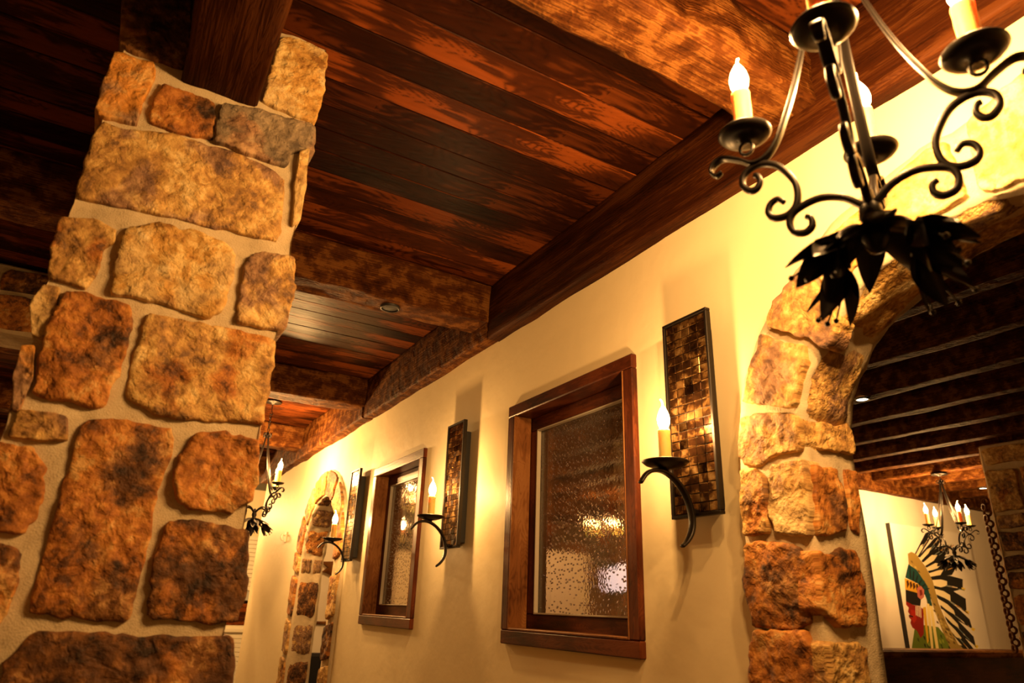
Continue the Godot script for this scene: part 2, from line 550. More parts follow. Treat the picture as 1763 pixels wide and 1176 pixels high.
	M.beam.metallic_specular = 0.15
	M.hewn = make_wood("hewn_wood", V.call(0.055, 0.020, 0.006), V.call(0.17, 0.070, 0.018), V.call(0.46, 0.25, 0.075), 0.45, 88, 0.6, 0.9, 900)
	M.hewn.metallic_specular = 0.15
	M.hewn.roughness = 0.68
	M.hewn.albedo_color = Color(0.66, 0.57, 0.50)
	M.stained = tinted(M.beam, Color(0.50, 0.41, 0.37))      # smooth dark-stained plate beam over the arch and the beam into the pier
	M.frame = make_wood("window_wood", V.call(0.018, 0.0045, 0.002), V.call(0.065, 0.014, 0.0045), V.call(0.13, 0.032, 0.009), 0.45, 61, 0.38, 0.05)
	M.frame.metallic_specular = 0.3
	M.lit_liner = make_wood("lit_liner_wood", V.call(0.07, 0.022, 0.007), V.call(0.20, 0.075, 0.022), V.call(0.32, 0.14, 0.045), 0.45, 67, 0.45, 0.06)  # paler wood tone stands in for light on the window reveal
	M.lit_liner.metallic_specular = 0.25
	# plaster
	var pl := plain(V.call(0.79, 0.67, 0.43), 0.55)
	var pn := NoiseTexture2D.new()
	pn.width = 512; pn.height = 512; pn.seamless = true
	var pno := FastNoiseLite.new()
	pno.seed = 9; pno.frequency = 0.012; pno.fractal_octaves = 4
	pn.noise = pno
	pl.heightmap_enabled = true
	pl.heightmap_texture = pn
	pl.heightmap_scale = 0.12
	pl.metallic_specular = 0.3
	pl.uv1_triplanar = true
	pl.uv1_world_triplanar = true
	pl.uv1_scale = Vector3(1.2, 1.2, 1.2)
	M.plaster = pl
	M.white = plain(V.call(0.82, 0.74, 0.62), 0.6)
	M.iron = plain(V.call(0.014, 0.010, 0.008), 0.40, 0.6)
	M.wax = plain(V.call(0.95, 0.76, 0.26), 0.5)
	M.wax.subsurf_scatter_enabled = true
	M.wax.subsurf_scatter_strength = 0.6
	M.bulb = glow(V.call(1.0, 0.60, 0.24), 60.0)
	M.floor = plain(V.call(0.14, 0.08, 0.045), 0.5)
	M.black = plain(V.call(0.012, 0.010, 0.010), 0.5)
	M.leather = plain(V.call(0.010, 0.010, 0.012), 0.4)
	M.stud = plain(V.call(0.6, 0.58, 0.5), 0.3, 0.9)
	# antique mirror mosaic: bronze glass with blackened and golden blotches
	M.tiles = []
	var blot := noise_bytes(256, 256, 0.03, 71, 5, FastNoiseLite.TYPE_SIMPLEX, 25.0)
	var tl := ramp_lut([[0.0, V.call(0.015, 0.008, 0.005)], [0.48, V.call(0.07, 0.030, 0.012)], [0.64, V.call(0.30, 0.155, 0.05)], [1.0, V.call(0.70, 0.48, 0.22)]])
	var td := PackedByteArray()
	td.resize(256 * 256 * 3)
	for i in 256 * 256:
		var col: Array = tl[blot[i]]
		td[i * 3] = col[0]; td[i * 3 + 1] = col[1]; td[i * 3 + 2] = col[2]
	for k in 3:
		var t := StandardMaterial3D.new()
		t.albedo_texture = tex_of(td, 256, 256) if k == 0 else (M.tiles[0] as StandardMaterial3D).albedo_texture
		t.albedo_color = [Color(1, 1, 1), Color(0.75, 0.72, 0.7), Color(0.42, 0.4, 0.4)][k]
		t.metallic = 0.85
		t.roughness = [0.14, 0.2, 0.12][k]
		M.tiles.append(t)
	# seeded glass: waves and small bubbles
	var ga := noise_bytes(512, 512, 0.02, 81, 3)
	var gb := noise_bytes(512, 512, 0.043, 82, 1, FastNoiseLite.TYPE_CELLULAR, 0.0, FastNoiseLite.FRACTAL_NONE)
	var gd := PackedByteArray()
	gd.resize(512 * 512)
	for i in 512 * 512: gd[i] = clampi(int(ga[i] * 0.16 + mini(maxi(0, 33 - gb[i]), 20) * 8.0), 0, 255)
	var g := StandardMaterial3D.new()
	g.albedo_color = Color(0.93, 0.88, 0.80, 0.04)
	g.transparency = BaseMaterial3D.TRANSPARENCY_ALPHA
	g.refraction_enabled = true
	g.refraction_scale = 0.05
	g.roughness = 0.02
	g.heightmap_enabled = true
	g.heightmap_texture = tex_of(gd, 512, 512, Image.FORMAT_L8)
	g.heightmap_scale = 0.13
	g.uv1_triplanar = true
	g.uv1_scale = Vector3(2.2, 2.2, 2.2)
	M.glass = g

# ---------------------------------------------------------------- arches
func arch_curve(zc: float, a: float, b: float, spring: float, n := 24) -> Array:   # (z, y) from the floor on the far side over the top
	var out := [Vector2(zc - a, -EYE)]
	for k in 5: out.append(Vector2(zc - a, lerpf(-EYE, spring, (k + 1) / 6.0)))
	for i in n + 1:
		var t := PI - PI * i / n
		out.append(Vector2(zc + a * cos(t), spring + b * sin(t)))
	for k in 6: out.append(Vector2(zc + a, lerpf(spring, -EYE, (k + 1) / 6.0)))
	return out
func arch_mortar(inner: Array, outer: Array, x0: float, x1: float, sd: int) -> ArrayMesh:
	var ns := FastNoiseLite.new()
	ns.seed = sd; ns.frequency = 9.0; ns.fractal_octaves = 3
	var st := begin()
	var n := inner.size() - 1
	var at := func(curve: Array, t: float) -> Vector2:
		var f := t * n
		var i := mini(int(f), n - 1)
		return (curve[i] as Vector2).lerp(curve[i + 1], f - i)
	var w := func(p: Vector3, k: float) -> Vector3:
		return p + Vector3(ns.get_noise_3d(p.x, p.y, p.z), ns.get_noise_3d(p.x + 9, p.y, p.z), ns.get_noise_3d(p.x, p.y + 9, p.z)) * k + Vector3(0, EYE, 0)
	var f1 := func(t: float, s: float) -> Vector3:
		var p: Vector2 = (at.call(inner, t) as Vector2).lerp(at.call(outer, t), s)
		return w.call(Vector3(x0, p.y, p.x), 0.012)
	var f2 := func(t: float, s: float) -> Vector3:
		var p: Vector2 = at.call(inner, t)
		return w.call(Vector3(lerpf(x0, x1, s), p.y, p.x), 0.012)
	var f3 := func(t: float, s: float) -> Vector3:
		var p: Vector2 = (at.call(inner, t) as Vector2).lerp(at.call(outer, t), s)
		return w.call(Vector3(x1, p.y, p.x), 0.012)
	var f4 := func(t: float, s: float) -> Vector3:
		var p: Vector2 = at.call(outer, t)
		return w.call(Vector3(lerpf(x0, x1, s), p.y, p.x), 0.012)
	sheet(st, n * 3, 8, f1, false)
	sheet(st, n * 3, 8, f2, true)
	sheet(st, n * 3, 4, f3, true)
	sheet(st, n * 3, 4, f4, false)
	return done(st)
func wall_hole(curve: Array) -> PackedVector2Array:
	var out := PackedVector2Array()
	for p in curve: out.append(Vector2(p.x, p.y + EYE))
	return out

# ---------------------------------------------------------------- lights
func add_lamp(parent: Node3D, at: Vector3, e: float) -> void:
	var l := OmniLight3D.new()
	l.name = "lamp"
	l.light_color = lamp_color
	l.light_energy = e
	l.light_size = 0.018
	l.omni_range = 14.0
	l.omni_attenuation = 2.0
	l.shadow_enabled = true
	l.position = at
	parent.add_child(l, true)

const CANDLE_E := 0.62
var bulb_mesh: ArrayMesh
var candle_mesh: ArrayMesh
func add_candle(parent: Node3D, at: Vector3, hgt: float, e := CANDLE_E) -> void:
	var c := part("candle", candle_mesh, M.wax, parent, at)
	c.scale = Vector3(1, hgt / 0.1, 1)
	var b := part("bulb", bulb_mesh, M.bulb, parent, at + Vector3(0, hgt, 0))
	b.rotation.y = at.x * 40.0
	add_lamp(parent, at + Vector3(0, hgt + 0.035, 0), e)

func make_candle_meshes() -> void:
	candle_mesh = lathe([0.0, 0.1, 0.013, 0.1, 0.0165, 0.0985, 0.018, 0.093, 0.0172, 0.08, 0.0178, 0.06, 0.0172, 0.04, 0.0182, 0.02, 0.019, 0.004, 0.019, 0.0], 18)
	var st := begin()
	add_lathe(st, [0.0, 0.073, 0.004, 0.069, 0.009, 0.060, 0.0155, 0.045, 0.0185, 0.03, 0.017, 0.016, 0.012, 0.004, 0.011, 0.0], Vector3.ZERO, 18)
	add_bar(st, smooth_path([Vector3(0, 0.070, 0), Vector3(-0.001, 0.078, 0), Vector3(-0.004, 0.085, 0), Vector3(-0.008, 0.089, 0)], 3), Vector3.BACK, 0.004, 0.004, 1.2, 0.6)
	bulb_mesh = done(st)

# ---------------------------------------------------------------- chandelier (built once, heights relative to its plates' circle)
const S1 := [0.0, 0.625, 0.015, 0.642, 0.037, 0.662, 0.066, 0.673, 0.092, 0.671, 0.117, 0.660, 0.125, 0.641, 0.119, 0.622, 0.102, 0.616, 0.09, 0.625, 0.09, 0.64, 0.098, 0.646]
const S2 := [0.13, 0.686, 0.140, 0.696, 0.153, 0.69, 0.158, 0.673, 0.149, 0.660, 0.129, 0.658, 0.113, 0.669, 0.106, 0.690, 0.107, 0.716, 0.118, 0.742, 0.135, 0.766, 0.157, 0.778, 0.178, 0.778, 0.194, 0.766, 0.197, 0.745, 0.185, 0.730, 0.173, 0.731, 0.166, 0.744, 0.170, 0.757, 0.176, 0.760]
const S3 := [0.010, 1.245, 0.022, 1.17, 0.035, 1.11, 0.052, 1.045, 0.070, 0.976, 0.089, 0.914, 0.108, 0.863, 0.128, 0.818, 0.150, 0.791, 0.175, 0.785, 0.200, 0.803, 0.228, 0.818, 0.247, 0.812, 0.254, 0.797, 0.245, 0.785, 0.234, 0.790]
func rh(flat: Array, y0: float) -> Array:
	var out := []
	for i in flat.size() / 2: out.append(Vector3(flat[2 * i], flat[2 * i + 1] - y0, 0))
	return out
func petal_mesh(length: float, width: float, droop: float, cup: float) -> ArrayMesh:
	var st := begin()
	for sgn in [1.0, -1.0]:
		var f := func(t: float, s: float) -> Vector3:
			var wd := width * pow(sin(PI * pow(clampf(t, 0.0, 1.0), 0.8)), 0.8) * (1.0 - 0.25 * t) + 0.0015
			var z := (s - 0.5) * wd
			var ang := droop * t
			return Vector3(length * (sin(ang) / droop if absf(droop) > 0.01 else t), -length * ((1 - cos(ang)) / droop if absf(droop) > 0.01 else 0.0) - cup * cos((s - 0.5) * PI) * sin(PI * t) + sgn * 0.0009, z)
		sheet(st, 10, 4, f, sgn > 0)
	return done(st)
func make_chandelier(label: String, at: Vector3, phase: float, energy := CANDLE_E) -> Node3D:
	var short := at.y < EYE + 1.45
	# at: point on the ceiling; 1.525 above the eye there, all heights below follow the measured fitting
	var y0 := at.y - EYE
	var t := thing("chandelier", label, "chandelier", at, "iron chandeliers with four electric candles")
	part("canopy", lathe([0.0, 0.0, 0.068, 0.0, 0.071, -0.004, 0.066, -0.011, 0.02, -0.016, 0.012, -0.026, 0.0, -0.028], 28), M.iron, t)
	# hook
	var hl := 0.0 if short else 0.05
	part("hook", bar([Vector3(0, -0.015, 0), Vector3(0, -0.02 - hl, 0), Vector3(0.004, -0.038 - hl, 0), Vector3(0.012, -0.048 - hl, 0), Vector3(0.006, -0.060 - hl, 0), Vector3(-0.007, -0.058 - hl, 0), Vector3(-0.010, -0.048 - hl, 0)], Vector3.BACK, 0.006, 0.006), M.iron, t)
	var link := begin()
	add_bar(link, ring_path(Vector3.ZERO, Vector3.RIGHT, Vector3.UP, 0.009, 0.019, 14), Vector3.BACK, 0.005, 0.005, 1, 1, true, 6)
	var lm := done(link)
	var ly := -0.074 - hl
	var k0 := 0
	var cr := 1.271 - y0      # top of the crown
	while ly > cr + 0.004:
		var l := part("chain_link", lm, M.iron, t, Vector3(0, ly, 0))
		l.rotation.y = PI / 2 * (k0 % 2) + 0.3
		ly -= 0.028
		k0 += 1
	# crown with four curled leaves
	part("crown", lathe([0.0, cr, 0.006, cr - 0.003, 0.009, cr - 0.011, 0.006, cr - 0.018, 0.013, cr - 0.024, 0.015, cr - 0.032, 0.010, cr - 0.040, 0.007, cr - 0.048, 0.0, cr - 0.052], 14), M.iron, t)
	for k in 4:
		var cu := part("crown_curl", bar([Vector3(0.006, cr - 0.048, 0), Vector3(0.010, cr - 0.028, 0), Vector3(0.020, cr - 0.013, 0), Vector3(0.034, cr - 0.014, 0), Vector3(0.041, cr - 0.027, 0), Vector3(0.035, cr - 0.039, 0), Vector3(0.025, cr - 0.036, 0), Vector3(0.025, cr - 0.027, 0)], Vector3.BACK, 0.008, 0.006, 1, 0.8), M.iron, t)
		cu.rotation.y = -phase - PI / 2 * k
	var m1 := bar(rh(S1, y0), Vector3.BACK, 0.014, 0.0115, 1, 0.75, 6)
	var m2 := bar(rh(S2, y0), Vector3.BACK, 0.014, 0.0115, 0.75, 0.75, 6)
	var m3 := bar(rh(S3, y0), Vector3.BACK, 0.021, 0.0075, 0.6, 0.7, 6)
	var pm := lathe([0.0, 0.003, 0.030, 0.003, 0.042, 0.0075, 0.0485, 0.012, 0.0490, 0.0105, 0.043, 0.0035, 0.030, -0.002, 0.012, -0.003, 0.011, -0.010, 0.0, -0.011], 28)
	for k in 4:
		var an := phase + PI / 2 * k
		var arm := part("arm", m1, M.iron, t)
		arm.rotation.y = -an
		var sc := part("scroll", m2, M.iron, arm)
		sc.position = Vector3.ZERO
		var stp := part("strap", m3, M.iron, t)
		stp.rotation.y = -an
		var p := Vector3(cos(an) * 0.184, 0.846 - y0, sin(an) * 0.184)
		var dish := part("drip_plate", pm, M.iron, t, p)
		var cst := begin()
		add_bar(cst, ring_path(Vector3(0, -0.022, 0), Vector3(cos(an), 0, sin(an)), Vector3.UP, 0.012, 0.014, 12), Vector3(-sin(an), 0, cos(an)), 0.007, 0.006, 1, 1, true, 6)
		part("collar", done(cst), M.iron, dish)
		add_candle(t, p + Vector3(0, 0.003, 0), 0.108, energy)
	# hub and blossom
	part("hub", lathe([0.0, 0.665 - y0, 0.008, 0.662 - y0, 0.010, 0.64 - y0, 0.017, 0.63 - y0, 0.019, 0.612 - y0, 0.013, 0.60 - y0, 0.021, 0.588 - y0, 0.022, 0.568 - y0, 0.012, 0.55 - y0, 0.0, 0.545 - y0], 16), M.iron, t)
	var leaf := petal_mesh(0.150, 0.050, 0.55, 0.008)
	var petal := petal_mesh(0.100, 0.046, 0.5, 0.009)
	for k in 8:
		var lf := part("leaf", leaf, M.iron, t, Vector3(0, 0.592 - y0 + 0.006 * (k % 2), 0))
		lf.rotation = Vector3(0, -phase + TAU * (k + 0.35) / 8.0, -0.08 - 0.24 * (k % 2))
	for b in 4:       # four blossoms leaning outward
		var ab := phase + 0.7 + PI / 2 * b
		var blossom := part("blossom", bar([Vector3(0.008, 0.585 - y0, 0), Vector3(0.035, 0.588 - y0, 0), Vector3(0.060, 0.574 - y0, 0), Vector3(0.072, 0.555 - y0, 0)], Vector3.BACK, 0.009, 0.009, 1, 1.6), M.iron, t)
		blossom.rotation.y = -ab
		for q in 5:
			var pt := part("petal", petal, M.iron, blossom, Vector3(0.072, 0.556 - y0, 0))
			var dirn := Vector3(0.55, -0.7, 0).normalized()
			var around := TAU * q / 5.0
			var side := Vector3(0, 0, 1)
			var up2 := dirn.cross(side).normalized()
			var out := (side * cos(around) + up2 * sin(around))
			var fx := (dirn * 0.80 + out * 0.62).normalized()
			var fz := fx.cross(out).normalized()
			var fy := fz.cross(fx).normalized()
			pt.basis = Basis(fx, fy, fz)
		for q in 3:
			var d2 := Vector3(0.55 + 0.2 * (q - 1), -0.7, 0.28 * (q - 1)).normalized()
			var s2 := begin()
			var a0 := Vector3(0.072, 0.556 - y0, 0)
			add_bar(s2, smooth_path([a0, a0 + d2 * 0.05, a0 + d2 * 0.096 + Vector3(0.004, 0, 0)], 3), Vector3.BACK, 0.003, 0.003, 1, 1, false, 6)
			add_lathe(s2, [0.0, 0.005, 0.0035, 0.0035, 0.005, 0.0, 0.0035, -0.0035, 0.0, -0.005], a0 + d2 * 0.098 + Vector3(0.004, 0, 0), 8)
			part("stamen", done(s2), M.iron, blossom)
	return t

# ---------------------------------------------------------------- wall sconce with mirror mosaic
func make_sconce(label: String, z: float, sd: int) -> void:
	var t := thing("wall_sconce", label, "sconce", Vector3(1.5, EYE + 0.265, z), "candle sconces on the cream wall")
	var H := 0.618
	var W := 0.194
	part("back_box", box(Vector3(-0.022, H * 0.5 - 0.012, 0), Vector3(0.044, H - 0.075, W - 0.075), 0.002), M.black, t)
	var f := begin()
	add_box(f, Vector3(-0.052, H - 0.005, 0), Vector3(0.020, 0.010, W), 0.0015)
	add_box(f, Vector3(-0.052, 0.005, 0), Vector3(0.020, 0.010, W), 0.0015)
	add_box(f, Vector3(-0.052, H / 2, -W / 2 + 0.005), Vector3(0.020, H - 0.02, 0.010), 0.0015)
	add_box(f, Vector3(-0.052, H / 2, W / 2 - 0.005), Vector3(0.020, H - 0.02, 0.010), 0.0015)
	part("frame", done(f), M.iron, t, Vector3.ZERO, "black iron rim")
	var panel := part("mirror_panel", box(Vector3(-0.048, H / 2, 0), Vector3(0.008, H - 0.016, W - 0.016), 0.0), M.black, t)
	var r := RandomNumberGenerator.new()
	r.seed = sd
	var cols := 5
	var rows := 22
	var tw := (W - 0.022) / cols
	var th := (H - 0.022) / rows
	for i in cols:
		for j in rows:
			var p := Vector3(-0.054, 0.011 + th * (j + 0.5), -W / 2 + 0.011 + tw * (i + 0.5))
			var tm := box(Vector3.ZERO, Vector3(0.004, th - 0.0016, tw - 0.002), 0.0012, Vector2(p.z * 1.5 + sd * 0.31 + r.randf() * 0.04, p.y * 1.5 + r.randf() * 0.04), 1.5)
			var tl := part("mirror_tile", tm, M.tiles[0 if r.randf() < 0.7 else (1 if r.randf() < 0.7 else 2)], panel, p)
			tl.rotation = Vector3(0, r.randf_range(-0.02, 0.02), r.randf_range(-0.02, 0.02))
	# arm: a sickle of flat iron in the plane across the wall
	var o := Vector3(1.5, 0.265, 0)
	var path := []
	for p in [[1.384, 0.180], [1.404, 0.196], [1.421, 0.222], [1.427, 0.255], [1.419, 0.297], [1.398, 0.334], [1.366, 0.363], [1.328, 0.379], [1.292, 0.378], [1.264, 0.364], [1.243, 0.338]]:
		path.append(Vector3(p[0], p[1], 0) - o)
	part("arm", bar(path, Vector3.BACK, 0.024, 0.012, 0.75, 0.75), M.iron, t)
	part("bracket", box(Vector3(-0.058, 0.012, 0), Vector3(0.030, 0.016, 0.02), 0.003), M.iron, t)
	part("drip_plate", lathe([0.0, 0.002, 0.030, 0.003, 0.055, 0.010, 0.066, 0.016, 0.067, 0.014, 0.056, 0.005, 0.030, -0.004, 0.010, -0.006, 0.009, -0.014, 0.0, -0.015], 28), M.iron, t, Vector3(1.337, 0.393, 0) - o)
	add_candle(t, Vector3(1.337, 0.396, 0) - o, 0.107, 0.42)

# ---------------------------------------------------------------- window with deep wooden box frame
func make_window(called: String, label: String, z0: float, z1: float, y0: float, y1: float) -> void:
	var zc := (z0 + z1) / 2
	var w := z1 - z0
	var h := y1 - y0
	var t := struct(called, Vector3(1.5, EYE + y0, zc), label)
	var b := 0.052
	var xa := -0.022
	var xb := 0.17
	var xm := (xa + xb) / 2
	var mk := func(c: Vector3, s: Vector3, nm: String, k: float) -> void:
		part(nm, box(c, s, 0.004, Vector2(k, k * 0.6), 0.8), M.frame, t)
	mk.call(Vector3(xm, b / 2, 0), Vector3(xb - xa, b, w), "sill_board", 0.1)
	mk.call(Vector3(xm, h - b / 2, 0), Vector3(xb - xa, b, w), "head_board", 0.4)
	mk.call(Vector3(xm, h / 2, -w / 2 + b / 2), Vector3(xb - xa, h - 2 * b, b), "side_board", 0.7)
	mk.call(Vector3(xm, h / 2, w / 2 - b / 2), Vector3(xb - xa, h - 2 * b, b), "side_board", 0.9)
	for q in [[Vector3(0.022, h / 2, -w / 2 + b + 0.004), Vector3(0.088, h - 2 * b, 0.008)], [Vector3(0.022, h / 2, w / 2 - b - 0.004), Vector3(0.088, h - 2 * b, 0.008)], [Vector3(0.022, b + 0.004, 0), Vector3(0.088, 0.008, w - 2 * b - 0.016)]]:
		part("lit_liner_board", box(q[0], q[1], 0.002, Vector2(q[0].z * 3.0, 0.3), 0.6), M.lit_liner, t, Vector3.ZERO, "added paler board, light painted on the inner frame face")  # added boards: light on the inner frame faces painted as paler wood
	# sash set back in the box
	var s := 0.062
	var sx := 0.085
	var iw := w - 2 * b
	var ih := h - 2 * b
	mk.call(Vector3(sx, b + s / 2, 0), Vector3(0.034, s, iw), "sash_rail", 0.2)
	mk.call(Vector3(sx, h - b - s / 2, 0), Vector3(0.034, s, iw), "sash_rail", 0.5)
	mk.call(Vector3(sx, h / 2, -iw / 2 + s / 2), Vector3(0.034, ih - 2 * s, s), "sash_stile", 0.3)
	mk.call(Vector3(sx, h / 2, iw / 2 - s / 2), Vector3(0.034, ih - 2 * s, s), "sash_stile", 0.8)
	var gw := iw - 2 * s
	var gh := ih - 2 * s
	part("pane", box(Vector3(sx, h / 2, 0), Vector3(0.008, gh + 0.01, gw + 0.01), 0.0), M.glass, t, Vector3.ZERO, "rippled seeded glass")
	var bead := begin()
	for q in [[Vector3(0, gh / 2 - 0.003, 0), Vector3(0.02, 0.006, gw)], [Vector3(0, -gh / 2 + 0.003, 0), Vector3(0.02, 0.006, gw)], [Vector3(0, 0, gw / 2 - 0.003), Vector3(0.02, gh - 0.012, 0.006)], [Vector3(0, 0, -gw / 2 + 0.003), Vector3(0.02, gh - 0.012, 0.006)]]:
		add_box(bead, Vector3(sx - 0.012, h / 2, 0) + q[0], q[1], 0.001)
	part("glazing_bead", done(bead), plain(Vector3(0.45, 0.40, 0.33), 0.4), t)

# ---------------------------------------------------------------- canvas print
func fill_poly(im: Image, pts: Array, c: Color) -> void:
	var ymin := 1e9
	var ymax := -1e9
	for p in pts:
		ymin = minf(ymin, p.y); ymax = maxf(ymax, p.y)
	for y in range(maxi(0, int(ymin)), mini(im.get_height() - 1, int(ymax) + 1) + 1):
		var xs := []
		for i in pts.size():
			var a: Vector2 = pts[i]
			var b: Vector2 = pts[(i + 1) % pts.size()]
			if (a.y <= y) != (b.y <= y):
				xs.append(a.x + (y - a.y) / (b.y - a.y) * (b.x - a.x))
		xs.sort()
		for k in range(0, xs.size() - 1, 2):
			var x0 := maxi(0, int(xs[k]))
			var x1 := mini(im.get_width(), int(xs[k + 1]) + 1)
			if x1 > x0: im.fill_rect(Rect2i(x0, y, x1 - x0, 1), c)

func _ready() -> void:
	rng.seed = 20
	# ============ camera, air, exposure
	var yaw := deg_to_rad(29.4)
	var pitch := deg_to_rad(21.48)
	var roll := deg_to_rad(2.14)
	cam_f = Vector3(sin(yaw) * cos(pitch), sin(pitch), -cos(yaw) * cos(pitch))
	var r0 := Vector3(cos(yaw), 0, sin(yaw))
	var u0 := r0.cross(cam_f)
	cam_r = r0 * cos(roll) + u0 * sin(roll)
	cam_u = -r0 * sin(roll) + u0 * cos(roll)
	var cam := Camera3D.new()
	cam.name = "camera"
	cam.fov = rad_to_deg(2.0 * atan(588.0 / FPX))
	cam.near = 0.02
	cam.transform = Transform3D(Basis(cam_r, cam_u, -cam_f), Vector3(0, EYE, 0))
	add_child(cam)
	cam.current = true
	var lens := CameraAttributesPhysical.new()
	lens.frustum_focal_length = 24.0
	lens.frustum_focus_distance = 2.8
	lens.frustum_near = 0.02
	lens.frustum_far = 100.0
	lens.exposure_aperture = 3.5
	cam.attributes = lens
	cam.fov = rad_to_deg(2.0 * atan(588.0 / FPX))
	var env := Environment.new()
	env.background_mode = Environment.BG_COLOR
	env.background_color = Color.BLACK
	env.ambient_light_source = Environment.AMBIENT_SOURCE_DISABLED
	env.tonemap_mode = Environment.TONE_MAPPER_LINEAR
	env.tonemap_exposure = 1.0
	env.sdfgi_enabled = true
	env.ssao_enabled = true
	env.ssil_enabled = true
	var we := WorldEnvironment.new()
	we.environment = env
	add_child(we)

	make_materials()
	make_candle_meshes()
	build_shell()
	build_beams()
	build_pier()
	build_arches()
	build_openings()
	build_next_room()
	build_far_end()
	build_lamps()

# ================================================================ shell
func build_shell() -> void:
	var fl := struct("floor", Vector3(3, 0, -4))
	part("floor_slab", box(Vector3(0, -0.06, 0), Vector3(16, 0.12, 16), 0.0), M.floor, fl)
	# ceiling: slab, and planks below it
	var cy := EYE + 1.53
	var slab := struct("ceiling", Vector3(3, cy, -4))
	part("ceiling_slab", box(Vector3(0, 0.09, 0), Vector3(16, 0.12, 16), 0.0), M.black, slab)
	var fields := [["plank", 0.10, 1.46, -10.9, 0.9, "corridor"], ["plank", -4.4, -0.06, -10.9, 0.9, "left"], ["plank", 1.7, 9.9, -8.2, 0.9, "next"]]
	for f in fields:
		var field := struct("ceiling", Vector3((f[1] + f[2]) / 2, cy, 0))
		var len: float = f[2] - f[1]
		var z: float = f[4]
		var meshes := []
		for v in 10:
			meshes.append(box(Vector3(0, 0.011, 0), Vector3(len, 0.022, 0.1215), 0.0025, Vector2(rng.randf() * 2.0, rng.randf()), 0.42))
		var k := 0
		while z > f[3]:
			var m: StandardMaterial3D = [M.plank_light, M.plank_mid, M.plank_dark][[0, 1, 2, 1, 0, 1, 2, 2, 1][rng.randi_range(0, 8)]]
			var p := part("plank", meshes[rng.randi_range(0, 9)], m, field, Vector3(0, rng.randf_range(0.0, 0.003), z))
			p.rotation = Vector3(rng.randf_range(-0.012, 0.012), PI if rng.randf() < 0.5 else 0.0, 0)
			z -= 0.1245
			k += 1
	# long cream wall with two arches and two windows cut out
	var wall := CSGCombiner3D.new()
	wall.name = "wall_right"
	add_child(wall)
	wall.set_meta("kind", "structure")
	wall.set_meta("label", "cream plaster wall with arches, windows and sconces")
	var bx := CSGBox3D.new()
	bx.size = Vector3(0.168, EYE + 1.53, 11.26)
	bx.position = Vector3(1.584, (EYE + 1.53) / 2, -2.63)
	bx.material = M.plaster
	wall.add_child(bx)
	for c in [arch_curve(-0.55, 0.74, 0.62, 0.40), arch_curve(-5.61, 0.64, 0.64, 0.34)]:
		var pg := CSGPolygon3D.new()
		var pts := PackedVector2Array()
		for p in c: pts.append(Vector2(-p.x, p.y + EYE))     # extruded along z, then turned so that it runs along x
		pts[0].y -= 0.2
		pts[pts.size() - 1].y -= 0.2
		pg.polygon = pts
		pg.depth = 0.6
		pg.operation = CSGShape3D.OPERATION_SUBTRACTION
		pg.rotation.y = PI / 2
		pg.position.x = 1.3 + 0.6
		pg.material = M.plaster
		wall.add_child(pg)
	for w in [[-2.631, -1.760, -0.126, 0.863], [-4.440, -3.600, -0.112, 0.848]]:
		var hb := CSGBox3D.new()
		hb.operation = CSGShape3D.OPERATION_SUBTRACTION
		hb.size = Vector3(0.4, w[3] - w[2] - 0.03, w[1] - w[0] - 0.03)
		hb.position = Vector3(1.6, EYE + (w[2] + w[3]) / 2, (w[0] + w[1]) / 2)
		hb.material = M.plaster
		wall.add_child(hb)
	# outer walls that close the rooms
	var shell := [["wall_left", Vector3(-4.5, 1.6, -4), Vector3(0.2, 3.2, 16)], ["wall_front", Vector3(3, 1.6, 3.1), Vector3(16, 3.2, 0.2)], ["wall_far_right", Vector3(10.0, 1.6, -4), Vector3(0.2, 3.2, 16)], ["wall_end", Vector3(0, 1.6, -11.1), Vector3(9.2, 3.2, 0.2)]]
	for s in shell:
		var n := struct(s[0], s[1] - Vector3(0, 1.6, 0))
		part("wall_face", box(Vector3(0, 1.6, 0), s[2], 0.0), M.plaster, n)

